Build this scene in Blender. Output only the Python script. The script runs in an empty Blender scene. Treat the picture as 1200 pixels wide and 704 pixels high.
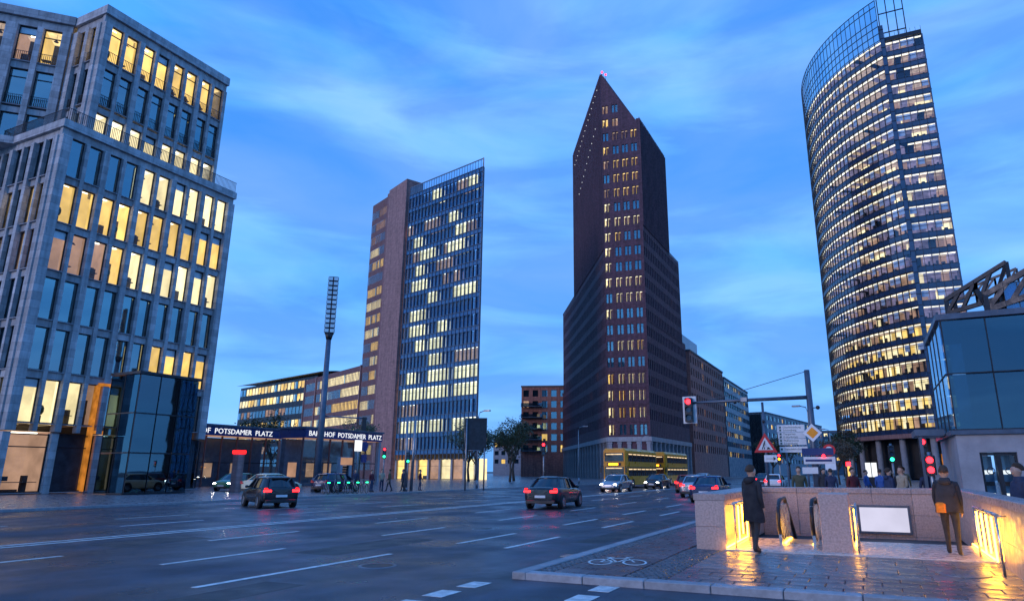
import bpy, bmesh, math, random
from mathutils import Matrix, Vector
random.seed(7)
R = math.radians
scene = bpy.context.scene
col = scene.collection

# ------------------------------------------------------------------ camera
# world frame: +Y runs along the main road, +X to its right, road crossing at the origin
cam_data = bpy.data.cameras.new('camera')
cam = bpy.data.objects.new('camera', cam_data); col.objects.link(cam)
cam.location = (0, 0, 1.6)
cam.rotation_euler = (R(90 + 14.45), 0, R(25))
cam_data.sensor_fit = 'HORIZONTAL'; cam_data.sensor_width = 36.0
cam_data.lens = 777.0 / 1200.0 * 36.0
cam_data.shift_x = -45.0 / 1200.0
cam_data.clip_start = 0.05; cam_data.clip_end = 20000
scene.camera = cam

# ------------------------------------------------------------------ sky
world = bpy.data.worlds.new('World'); scene.world = world; world.use_nodes = True
SUN_EL, SUN_ROT = R(4.0), R(-150)
nt = world.node_tree; nt.nodes.clear()
def nn(t, **kw):
    n = nt.nodes.new(t)
    for k, v in kw.items(): setattr(n, k, v)
    return n
w_out = nn('ShaderNodeOutputWorld'); bg = nn('ShaderNodeBackground'); bg.inputs['Strength'].default_value = 0.13
sky = nn('ShaderNodeTexSky', sky_type='NISHITA', sun_disc=False)
sky.sun_elevation = SUN_EL; sky.sun_rotation = SUN_ROT; sky.air_density = 1.0; sky.dust_density = 0.6; sky.ozone_density = 4.0
tc = nn('ShaderNodeTexCoord')
tint = nn('ShaderNodeMix', data_type='RGBA', blend_type='MULTIPLY'); tint.inputs['Factor'].default_value = 1.0
nt.links.new(sky.outputs['Color'], tint.inputs['A']); tint.inputs['B'].default_value = (0.35, 0.8, 1.3, 1)
# dusk air: an even deep blue with soft streaky cloud
sep = nn('ShaderNodeSeparateXYZ'); nt.links.new(tc.outputs['Generated'], sep.inputs[0])
ramp = nn('ShaderNodeValToRGB'); nt.links.new(sep.outputs['Z'], ramp.inputs['Fac'])
ramp.color_ramp.elements[0].position = 0.0; ramp.color_ramp.elements[0].color = (0.80, 2.25, 4.75, 1)
ramp.color_ramp.elements[1].position = 0.75; ramp.color_ramp.elements[1].color = (0.17, 1.45, 4.6, 1)
base = nn('ShaderNodeMix', data_type='RGBA'); base.inputs['Factor'].default_value = 0.85
nt.links.new(tint.outputs['Result'], base.inputs['A']); nt.links.new(ramp.outputs['Color'], base.inputs['B'])
mp = nn('ShaderNodeMapping'); mp.inputs['Scale'].default_value = (1.0, 1.6, 4.2); mp.inputs['Rotation'].default_value = (R(12), R(18), R(30))
nt.links.new(tc.outputs['Generated'], mp.inputs['Vector'])
cn = nn('ShaderNodeTexNoise'); cn.inputs['Scale'].default_value = 1.7; cn.inputs['Detail'].default_value = 7; cn.inputs['Roughness'].default_value = 0.52; cn.inputs['Distortion'].default_value = 0.6
nt.links.new(mp.outputs['Vector'], cn.inputs['Vector'])
cr = nn('ShaderNodeValToRGB'); nt.links.new(cn.outputs['Fac'], cr.inputs['Fac'])
cr.color_ramp.elements[0].position = 0.36; cr.color_ramp.elements[0].color = (0, 0, 0, 1)
cr.color_ramp.elements[1].position = 0.74; cr.color_ramp.elements[1].color = (1, 1, 1, 1)
cloud = nn('ShaderNodeMix', data_type='RGBA')
cm = nn('ShaderNodeMath', operation='MULTIPLY'); cm.inputs[1].default_value = 0.6
nt.links.new(cr.outputs['Color'], cm.inputs[0]); nt.links.new(cm.outputs[0], cloud.inputs['Factor'])
nt.links.new(base.outputs['Result'], cloud.inputs['A']); cloud.inputs['B'].default_value = (1.45, 2.5, 4.7, 1)
cn2 = nn('ShaderNodeTexNoise'); cn2.inputs['Scale'].default_value = 2.6; cn2.inputs['Detail'].default_value = 6; cn2.inputs['Distortion'].default_value = 0.4
mp2 = nn('ShaderNodeMapping'); mp2.inputs['Scale'].default_value = (1.2, 1.0, 5.0); mp2.inputs['Rotation'].default_value = (R(-8), R(10), R(70)); mp2.inputs['Location'].default_value = (3.1, 0.4, 1.7)
nt.links.new(tc.outputs['Generated'], mp2.inputs['Vector']); nt.links.new(mp2.outputs['Vector'], cn2.inputs['Vector'])
dr = nn('ShaderNodeValToRGB'); nt.links.new(cn2.outputs['Fac'], dr.inputs['Fac'])
dr.color_ramp.elements[0].position = 0.42; dr.color_ramp.elements[0].color = (0.62, 0.68, 0.76, 1)
dr.color_ramp.elements[1].position = 0.62; dr.color_ramp.elements[1].color = (1, 1, 1, 1)
dark = nn('ShaderNodeMix', data_type='RGBA', blend_type='MULTIPLY'); dark.inputs['Factor'].default_value = 0.95
nt.links.new(cloud.outputs['Result'], dark.inputs['A']); nt.links.new(dr.outputs['Color'], dark.inputs['B'])
nt.links.new(dark.outputs['Result'], bg.inputs['Color']); nt.links.new(bg.outputs['Background'], w_out.inputs['Surface'])

# ------------------------------------------------------------------ sun (dusk: the last weak glow)
sun_data = bpy.data.lights.new('sun', 'SUN'); sun_data.energy = 0.4; sun_data.angle = R(25); sun_data.color = (1.0, 0.80, 0.78)
sun = bpy.data.objects.new('sun', sun_data); col.objects.link(sun)
sun_dir = Vector((math.sin(SUN_ROT) * math.cos(R(14)), math.cos(SUN_ROT) * math.cos(R(14)), math.sin(R(14))))
sun.rotation_euler = sun_dir.to_track_quat('Z', 'Y').to_euler()

# ------------------------------------------------------------------ exposure / renderer
scene.view_settings.view_transform = 'Standard'; scene.view_settings.look = 'None'
scene.view_settings.exposure = 1.25; scene.view_settings.gamma = 1.0; scene.view_settings.use_curve_mapping = False
scene.cycles.use_denoising = True
scene.cycles.max_bounces = 6; scene.cycles.transparent_max_bounces = 12; scene.cycles.diffuse_bounces = 3
scene.cycles.glossy_bounces = 3; scene.cycles.sample_clamp_indirect = 4.0
scene.cycles.caustics_reflective = False; scene.cycles.caustics_refractive = False

# ================================================================== materials
def new_mat(name):
    m = bpy.data.materials.new(name); m.use_nodes = True
    m.node_tree.nodes.clear()
    return m, m.node_tree.nodes, m.node_tree.links
def surf(name, c, rough=0.6, metal=0.0, var=0.25, scale=3.0, bump=0.0, bscale=None, objvar=0.12, c2=None, spec=0.5, coat=0.0, wet=0.0):
    """noise-mottled principled surface; tone also differs from object to object"""
    m, N, L = new_mat(name)
    o = N.new('ShaderNodeOutputMaterial'); p = N.new('ShaderNodeBsdfPrincipled'); L.new(p.outputs[0], o.inputs[0])
    t = N.new('ShaderNodeTexCoord'); n = N.new('ShaderNodeTexNoise'); n.inputs['Scale'].default_value = scale; n.inputs['Detail'].default_value = 6; n.inputs['Roughness'].default_value = 0.62
    L.new(t.outputs['Object'], n.inputs['Vector'])
    oi = N.new('ShaderNodeObjectInfo')
    mx = N.new('ShaderNodeMix'); mx.data_type = 'RGBA'
    c2 = c2 or tuple(min(1, v * (1 + var)) for v in c); c1 = tuple(v * (1 - var) for v in c)
    mx.inputs['A'].default_value = (*c1, 1); mx.inputs['B'].default_value = (*c2, 1)
    cr = N.new('ShaderNodeMapRange'); cr.inputs['From Min'].default_value = 0.3; cr.inputs['From Max'].default_value = 0.7
    L.new(n.outputs['Fac'], cr.inputs['Value']); L.new(cr.outputs[0], mx.inputs['Factor'])
    hv = N.new('ShaderNodeHueSaturation'); mr = N.new('ShaderNodeMapRange')
    mr.inputs['To Min'].default_value = 1 - objvar; mr.inputs['To Max'].default_value = 1 + objvar
    L.new(oi.outputs['Random'], mr.inputs['Value']); L.new(mr.outputs[0], hv.inputs['Value']); L.new(mx.outputs['Result'], hv.inputs['Color'])
    L.new(hv.outputs['Color'], p.inputs['Base Color'])
    p.inputs['Metallic'].default_value = metal; p.inputs['Specular IOR Level'].default_value = spec; p.inputs['Coat Weight'].default_value = coat
    rr = N.new('ShaderNodeMapRange'); rr.inputs['To Min'].default_value = max(0.03, rough - 0.12 - wet); rr.inputs['To Max'].default_value = min(1, rough + 0.12)
    n3 = N.new('ShaderNodeTexNoise'); n3.inputs['Scale'].default_value = scale * 0.35; n3.inputs['Detail'].default_value = 4
    L.new(t.outputs['Object'], n3.inputs['Vector'])
    rm = N.new('ShaderNodeMapRange'); rm.inputs['From Min'].default_value = 0.35; rm.inputs['From Max'].default_value = 0.65
    L.new(n3.outputs['Fac'], rm.inputs['Value']); L.new(rm.outputs[0], rr.inputs['Value']); L.new(rr.outputs[0], p.inputs['Roughness'])
    if bump:
        b = N.new('ShaderNodeBump'); b.inputs['Strength'].default_value = bump; b.inputs['Distance'].default_value = 0.02
        n2 = N.new('ShaderNodeTexNoise'); n2.inputs['Scale'].default_value = bscale or scale * 8; n2.inputs['Detail'].default_value = 5
        L.new(t.outputs['Object'], n2.inputs['Vector']); L.new(n2.outputs['Fac'], b.inputs['Height']); L.new(b.outputs[0], p.inputs['Normal'])
    return m
def jointed(name, c, joint, bw, bh, rough=0.75, mortar=0.012, var=0.2, axes='XZ', scale=1.0, off=0.5):
    """stone or brick facing whose fine coursing is below the size of built pieces"""
    m, N, L = new_mat(name)
    o = N.new('ShaderNodeOutputMaterial'); p = N.new('ShaderNodeBsdfPrincipled'); L.new(p.outputs[0], o.inputs[0])
    t = N.new('ShaderNodeTexCoord'); s = N.new('ShaderNodeSeparateXYZ'); cb = N.new('ShaderNodeCombineXYZ')
    L.new(t.outputs['Object'], s.inputs[0])
    ad = N.new('ShaderNodeMath'); L.new(s.outputs['X'], ad.inputs[0]); L.new(s.outputs['Y'], ad.inputs[1])
    L.new(ad.outputs[0], cb.inputs['X']); L.new(s.outputs['Z'], cb.inputs['Y'])
    b = N.new('ShaderNodeTexBrick'); b.offset = off
    b.inputs['Scale'].default_value = 1.0; b.inputs['Brick Width'].default_value = bw; b.inputs['Row Height'].default_value = bh
    b.inputs['Mortar Size'].default_value = mortar; b.inputs['Mortar Smooth'].default_value = 0.3
    b.inputs['Color1'].default_value = (*[v * (1 - var) for v in c], 1); b.inputs['Color2'].default_value = (*[v * (1 + var) for v in c], 1); b.inputs['Mortar'].default_value = (*joint, 1)
    L.new(cb.outputs[0], b.inputs['Vector'])
    n = N.new('ShaderNodeTexNoise'); n.inputs['Scale'].default_value = 1.3 * scale; n.inputs['Detail'].default_value = 8; n.inputs['Roughness'].default_value = 0.7
    ge = N.new('ShaderNodeNewGeometry'); L.new(ge.outputs['Position'], n.inputs['Vector'])
    mr0 = N.new('ShaderNodeMapRange'); mr0.inputs['From Min'].default_value = 0.3; mr0.inputs['From Max'].default_value = 0.7; mr0.inputs['To Min'].default_value = 0.70; mr0.inputs['To Max'].default_value = 1.2
    L.new(n.outputs['Fac'], mr0.inputs['Value'])
    mps = N.new('ShaderNodeMapping'); mps.inputs['Scale'].default_value = (2.6, 2.6, .12); L.new(ge.outputs['Position'], mps.inputs['Vector'])
    ns = N.new('ShaderNodeTexNoise'); ns.inputs['Scale'].default_value = 1.0; ns.inputs['Detail'].default_value = 5; L.new(mps.outputs[0], ns.inputs['Vector'])
    ms = N.new('ShaderNodeMapRange'); ms.inputs['From Min'].default_value = 0.35; ms.inputs['From Max'].default_value = 0.62; ms.inputs['To Min'].default_value = 0.74; ms.inputs['To Max'].default_value = 1.08; L.new(ns.outputs['Fac'], ms.inputs['Value'])
    mr = N.new('ShaderNodeMath'); mr.operation = 'MULTIPLY'; L.new(mr0.outputs[0], mr.inputs[0]); L.new(ms.outputs[0], mr.inputs[1])
    oi = N.new('ShaderNodeObjectInfo'); mr2 = N.new('ShaderNodeMapRange'); mr2.inputs['To Min'].default_value = 0.9; mr2.inputs['To Max'].default_value = 1.1
    L.new(oi.outputs['Random'], mr2.inputs['Value'])
    mu = N.new('ShaderNodeMath'); mu.operation = 'MULTIPLY'; L.new(mr.outputs[0], mu.inputs[0]); L.new(mr2.outputs[0], mu.inputs[1])
    hv = N.new('ShaderNodeHueSaturation'); L.new(mu.outputs[0], hv.inputs['Value']); L.new(b.outputs['Color'], hv.inputs['Color'])
    L.new(hv.outputs[0], p.inputs['Base Color']); p.inputs['Roughness'].default_value = rough
    bu = N.new('ShaderNodeBump'); bu.inputs['Strength'].default_value = 0.4; bu.inputs['Distance'].default_value = 0.02; bu.invert = True
    L.new(b.outputs['Fac'], bu.inputs['Height']); L.new(bu.outputs[0], p.inputs['Normal'])
    return m
def lit(name, c, s, var=0.35, scale=1.5, sample=False, blot=0.35):
    """a lamp-lit interior surface, lamp or screen that gives off light"""
    m, N, L = new_mat(name)
    o = N.new('ShaderNodeOutputMaterial'); e = N.new('ShaderNodeEmission'); L.new(e.outputs[0], o.inputs[0])
    oi = N.new('ShaderNodeObjectInfo'); mr = N.new('ShaderNodeMapRange'); mr.inputs['To Min'].default_value = s * (1 - var); mr.inputs['To Max'].default_value = s * (1 + var)
    L.new(oi.outputs['Random'], mr.inputs['Value'])
    t = N.new('ShaderNodeTexCoord'); n = N.new('ShaderNodeTexNoise'); n.inputs['Scale'].default_value = scale; n.inputs['Detail'].default_value = 3
    ad = N.new('ShaderNodeVectorMath'); ad.operation = 'ADD'; L.new(t.outputs['Object'], ad.inputs[0]); L.new(oi.outputs['Location'], ad.inputs[1])
    L.new(ad.outputs[0], n.inputs['Vector'])
    m2 = N.new('ShaderNodeMapRange'); m2.inputs['From Min'].default_value = 0.35; m2.inputs['From Max'].default_value = 0.65; m2.inputs['To Min'].default_value = 1 - blot; m2.inputs['To Max'].default_value = 1 + blot * 0.6
    L.new(n.outputs['Fac'], m2.inputs['Value'])
    mu = N.new('ShaderNodeMath'); mu.operation = 'MULTIPLY'; L.new(mr.outputs[0], mu.inputs[0]); L.new(m2.outputs[0], mu.inputs[1])
    L.new(mu.outputs[0], e.inputs['Strength']); e.inputs['Color'].default_value = (*c, 1)
    if not sample:
        try: m.cycles.emission_sampling = 'NONE'
        except Exception: pass
    return m
def lamp(name, c, s): return lit(name, c, s, var=0.0, blot=0.0, sample=True)
def glass(name, tintc, refl=0.12, rough=0.02, gcol=(1, 1, 1), ior=1.5):
    m, N, L = new_mat(name)
    o = N.new('ShaderNodeOutputMaterial'); mx = N.new('ShaderNodeMixShader'); L.new(mx.outputs[0], o.inputs[0])
    tr = N.new('ShaderNodeBsdfTransparent'); tr.inputs[0].default_value = (*tintc, 1)
    gl = N.new('ShaderNodeBsdfGlossy'); gl.inputs['Roughness'].default_value = rough; gl.inputs['Color'].default_value = (*gcol, 1)
    lw = N.new('ShaderNodeLayerWeight'); pw5 = N.new('ShaderNodeMath'); pw5.operation = 'POWER'; pw5.inputs[1].default_value = 4.5; L.new(lw.outputs['Facing'], pw5.inputs[0])
    fr = N.new('ShaderNodeMath'); fr.operation = 'MULTIPLY'; fr.inputs[1].default_value = min(.85, (ior - 1) * 1.7); L.new(pw5.outputs[0], fr.inputs[0])      # same from both sides of the pane
    ad = N.new('ShaderNodeMath'); ad.operation = 'ADD'; ad.use_clamp = True; ad.inputs[1].default_value = refl; L.new(fr.outputs[0], ad.inputs[0])
    t = N.new('ShaderNodeTexCoord'); n = N.new('ShaderNodeTexNoise'); n.inputs['Scale'].default_value = 0.6
    L.new(t.outputs['Object'], n.inputs['Vector']); b = N.new('ShaderNodeBump'); b.inputs['Strength'].default_value = 0.05; b.inputs['Distance'].default_value = 0.05
    L.new(n.outputs['Fac'], b.inputs['Height']); L.new(b.outputs[0], gl.inputs['Normal'])
    L.new(ad.outputs[0], mx.inputs['Fac']); L.new(tr.outputs[0], mx.inputs[1]); L.new(gl.outputs[0], mx.inputs[2])
    return m

M = {}
M['stone'] = jointed('grey_limestone', (0.43, 0.43, 0.45), (0.20, 0.20, 0.22), 1.2, 0.62, mortar=0.012, var=0.16)
M['stone_smooth'] = surf('grey_stone_trim', (0.30, 0.30, 0.33), 0.7, var=0.22, scale=1.4, bump=0.25)
M['brick_dark'] = jointed('dark_clinker_brick', (0.118, 0.050, 0.074), (0.065, 0.04, 0.055), 0.5, 0.16, var=0.3)
M['brick_red'] = jointed('red_brick', (0.42, 0.17, 0.14), (0.25, 0.16, 0.14), 0.5, 0.16, var=0.2)
M['terracotta'] = jointed('terracotta_cladding', (0.32, 0.175, 0.165), (0.15, 0.10, 0.10), 1.1, 0.30, var=0.12, off=0.0)
M['terracotta_dark'] = surf('dark_terracotta_bar', (0.19, 0.08, 0.075), 0.6, var=0.2, scale=2)
M['frame_dark'] = surf('dark_bronze_metal', (0.035, 0.037, 0.045), 0.4, metal=0.6, var=0.3, scale=4)
M['metal_blue'] = surf('blue_grey_painted_metal', (0.10, 0.13, 0.18), 0.42, metal=0.4, var=0.25, scale=2)
M['metal_grey'] = surf('grey_galvanised_metal', (0.26, 0.27, 0.30), 0.4, metal=0.8, var=0.25, scale=5)
M['steel'] = surf('brushed_stainless_steel', (0.55, 0.56, 0.58), 0.28, metal=1.0, var=0.12, scale=9)
M['black'] = surf('black_plastic', (0.02, 0.02, 0.024), 0.45, var=0.2, scale=6)
M['dark_room'] = surf('unlit_room', (0.035, 0.05, 0.07), 0.9, var=0.5, scale=1.2)
M['core'] = surf('dark_building_core', (0.03, 0.03, 0.035), 0.9, var=0.3, scale=0.5)
M['roofing'] = surf('grey_roofing', (0.12, 0.12, 0.13), 0.85, var=0.3, scale=0.7)
M['pane'] = glass('window_glass', (0.86, 0.93, 0.96), 0.04, ior=1.13)
M['pane_dark'] = glass('sky_reflecting_glass', (0.45, 0.62, 0.75), 0.34, gcol=(0.65, 0.95, 1.0), ior=1.25)
M['pane_blue'] = glass('blue_curtain_glass', (0.66, 0.85, 1.0), 0.10, gcol=(0.7, 0.9, 1.0))
M['pane_bahn'] = glass('clear_office_glass', (0.80, 0.90, 1.0), 0.10, gcol=(0.6, 0.8, 1.0), ior=1.16)
M['pane_teal'] = glass('teal_dark_glass', (0.12, 0.22, 0.28), 0.16, gcol=(0.55, 0.85, 1.0))
M['spandrel'] = surf('dark_blue_spandrel_glass', (0.025, 0.05, 0.11), 0.12, var=0.3, scale=0.6, spec=0.9)
M['spandrel_blue'] = surf('blue_enamel_glass', (0.03, 0.10, 0.24), 0.12, var=0.3, scale=0.5, spec=0.9)
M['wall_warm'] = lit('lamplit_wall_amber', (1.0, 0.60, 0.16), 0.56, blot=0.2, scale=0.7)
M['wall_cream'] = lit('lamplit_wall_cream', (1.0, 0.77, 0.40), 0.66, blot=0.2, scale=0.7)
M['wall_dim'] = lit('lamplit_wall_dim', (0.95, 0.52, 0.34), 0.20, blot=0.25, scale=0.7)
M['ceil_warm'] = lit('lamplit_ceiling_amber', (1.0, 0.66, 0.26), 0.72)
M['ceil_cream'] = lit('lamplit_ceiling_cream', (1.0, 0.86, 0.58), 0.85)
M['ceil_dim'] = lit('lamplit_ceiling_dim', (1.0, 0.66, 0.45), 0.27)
M['tube'] = lit('ceiling_light_tube', (1.0, 0.93, 0.72), 2.0, blot=0.2)
M['bahn_tube'] = lit('office_ceiling_light_strip', (1.0, 0.86, 0.60), 0.95, var=0.25, blot=0.3)
M['furn'] = surf('dark_furniture', (0.05, 0.04, 0.04), 0.7)
M['asphalt'] = surf('wet_asphalt', (0.032, 0.040, 0.060), 0.46, var=0.4, scale=1.1, bump=0.5, bscale=90, wet=0.12, objvar=0, spec=0.45)
def wear_asphalt(m):
    N, L = m.node_tree.nodes, m.node_tree.links; p = next(n for n in N if n.type == 'BSDF_PRINCIPLED')
    t = next(n for n in N if n.type == 'TEX_COORD'); src = p.inputs['Base Color'].links[0].from_socket
    mp_ = N.new('ShaderNodeMapping'); mp_.inputs['Scale'].default_value = (1.0, .035, 1.0); L.new(t.outputs['Object'], mp_.inputs['Vector'])
    n = N.new('ShaderNodeTexNoise'); n.inputs['Scale'].default_value = 1.25; n.inputs['Detail'].default_value = 5; L.new(mp_.outputs[0], n.inputs['Vector'])
    v = N.new('ShaderNodeTexVoronoi'); v.feature = 'DISTANCE_TO_EDGE'; v.inputs['Scale'].default_value = .33
    nd = N.new('ShaderNodeTexNoise'); nd.inputs['Scale'].default_value = 2.2; nd.inputs['Detail'].default_value = 5; L.new(t.outputs['Object'], nd.inputs['Vector'])
    va = N.new('ShaderNodeVectorMath'); va.operation = 'MULTIPLY_ADD'; va.inputs[1].default_value = (1.6, 1.6, 0); L.new(nd.outputs['Color'], va.inputs[0]); L.new(t.outputs['Object'], va.inputs[2]); L.new(va.outputs[0], v.inputs['Vector'])
    ck = N.new('ShaderNodeMapRange'); ck.inputs['From Min'].default_value = 0.0; ck.inputs['From Max'].default_value = .012; ck.inputs['To Min'].default_value = .45; ck.inputs['To Max'].default_value = 1.0; L.new(v.outputs['Distance'], ck.inputs['Value'])
    tr_ = N.new('ShaderNodeMapRange'); tr_.inputs['From Min'].default_value = .35; tr_.inputs['From Max'].default_value = .65; tr_.inputs['To Min'].default_value = .62; tr_.inputs['To Max'].default_value = 1.45; L.new(n.outputs['Fac'], tr_.inputs['Value'])
    mu = N.new('ShaderNodeMath'); mu.operation = 'MULTIPLY'; L.new(ck.outputs[0], mu.inputs[0]); L.new(tr_.outputs[0], mu.inputs[1])
    hv = N.new('ShaderNodeHueSaturation'); L.new(src, hv.inputs['Color']); L.new(mu.outputs[0], hv.inputs['Value']); L.new(hv.outputs[0], p.inputs['Base Color'])
wear_asphalt(M['asphalt'])
M['patch'] = surf('dark_asphalt_patch', (0.026, 0.027, 0.031), 0.5, var=0.35, scale=3, bump=0.4, bscale=120, objvar=0.2)
M['ground'] = surf('dark_ground', (0.06, 0.06, 0.065), 0.8, var=0.3, scale=0.4, objvar=0)
M['paint'] = surf('worn_white_road_paint', (0.62, 0.62, 0.60), 0.55, var=0.35, scale=7, bump=0.3, objvar=0.05)
M['slab_red'] = surf('reddish_paving_slab', (0.145, 0.10, 0.105), 0.42, var=0.3, scale=6, bump=0.12, objvar=0.22, wet=0.1)
M['slab_grey'] = surf('grey_granite_slab', (0.15, 0.145, 0.155), 0.38, var=0.28, scale=7, bump=0.12, objvar=0.18, wet=0.12)
M['cobble'] = surf('dark_mosaic_cobble', (0.10, 0.10, 0.11), 0.45, var=0.55, scale=9, bump=0.5, wet=0.1)
M['kerb'] = surf('granite_kerb', (0.30, 0.30, 0.32), 0.55, var=0.25, scale=6, bump=0.4)
M['granite'] = surf('polished_warm_granite', (0.42, 0.31, 0.285), 0.42, var=0.3, scale=22, bump=0.15, objvar=0.1)
M['granite_top'] = surf('granite_coping', (0.36, 0.28, 0.27), 0.35, var=0.3, scale=22, bump=0.15, objvar=0.08)
M['granite_floor'] = surf('pale_granite_landing', (0.50, 0.44, 0.40), 0.34, var=0.2, scale=16, bump=0.15, wet=0.08)
M['led_yellow'] = lamp('yellow_handrail_light', (1.0, 0.44, 0.025), 14.0)
M['white_panel'] = lit('backlit_white_panel', (0.80, 0.78, 1.0), 0.36, var=0, blot=0.08, sample=True)
M['white'] = surf('white_enamel', (0.75, 0.76, 0.78), 0.4, var=0.08, scale=4)
M['white_lit'] = lit('lit_white_sign', (0.92, 0.95, 1.0), 0.5, var=0, blot=0.05)
M['red'] = surf('red_reflective_film', (0.62, 0.03, 0.03), 0.35, var=0.1, scale=5)
M['yellow'] = surf('yellow_paint', (0.92, 0.32, 0.008), 0.35, var=0.1, scale=3)
M['blue_sign'] = surf('blue_sign_film', (0.012, 0.035, 0.16), 0.35, var=0.1, scale=3)
M['green_text'] = surf('dark_green_lettering', (0.03, 0.10, 0.10), 0.5, var=0.1)
M['sig_red'] = lamp('red_signal_light', (1.0, 0.012, 0.02), 5.0)
M['sig_green'] = lamp('green_signal_light', (0.015, 1.0, 0.30), 3.5)
M['sig_amber'] = lamp('amber_light', (1.0, 0.27, 0.01), 4.0)
M['head'] = lamp('headlight_lens', (1.0, 0.95, 0.86), 20.0)
M['tail'] = lamp('tail_light_lens', (1.0, 0.010, 0.012), 5.0)
M['tail_dim'] = lamp('unbraked_tail_lens', (1.0, 0.012, 0.014), 1.6)
M['tyre'] = surf('tyre_rubber', (0.018, 0.018, 0.02), 0.8)
M['alloy'] = surf('alloy_rim', (0.4, 0.41, 0.43), 0.3, metal=1.0)
M['car_glass'] = surf('car_window_glass', (0.012, 0.016, 0.022), 0.05, var=0.1, spec=0.9)
M['bark'] = surf('tree_bark', (0.07, 0.055, 0.045), 0.9, var=0.4, scale=6, bump=0.6)
M['leaf'] = surf('dark_foliage', (0.045, 0.065, 0.03), 0.6, var=0.45, scale=0.8)
M['leaf_autumn'] = surf('brownish_foliage', (0.085, 0.06, 0.035), 0.65, var=0.45, scale=0.8)
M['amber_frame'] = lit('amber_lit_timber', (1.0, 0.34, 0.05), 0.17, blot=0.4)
M['skin'] = surf('skin', (0.45, 0.28, 0.21), 0.5, var=0.08)

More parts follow.
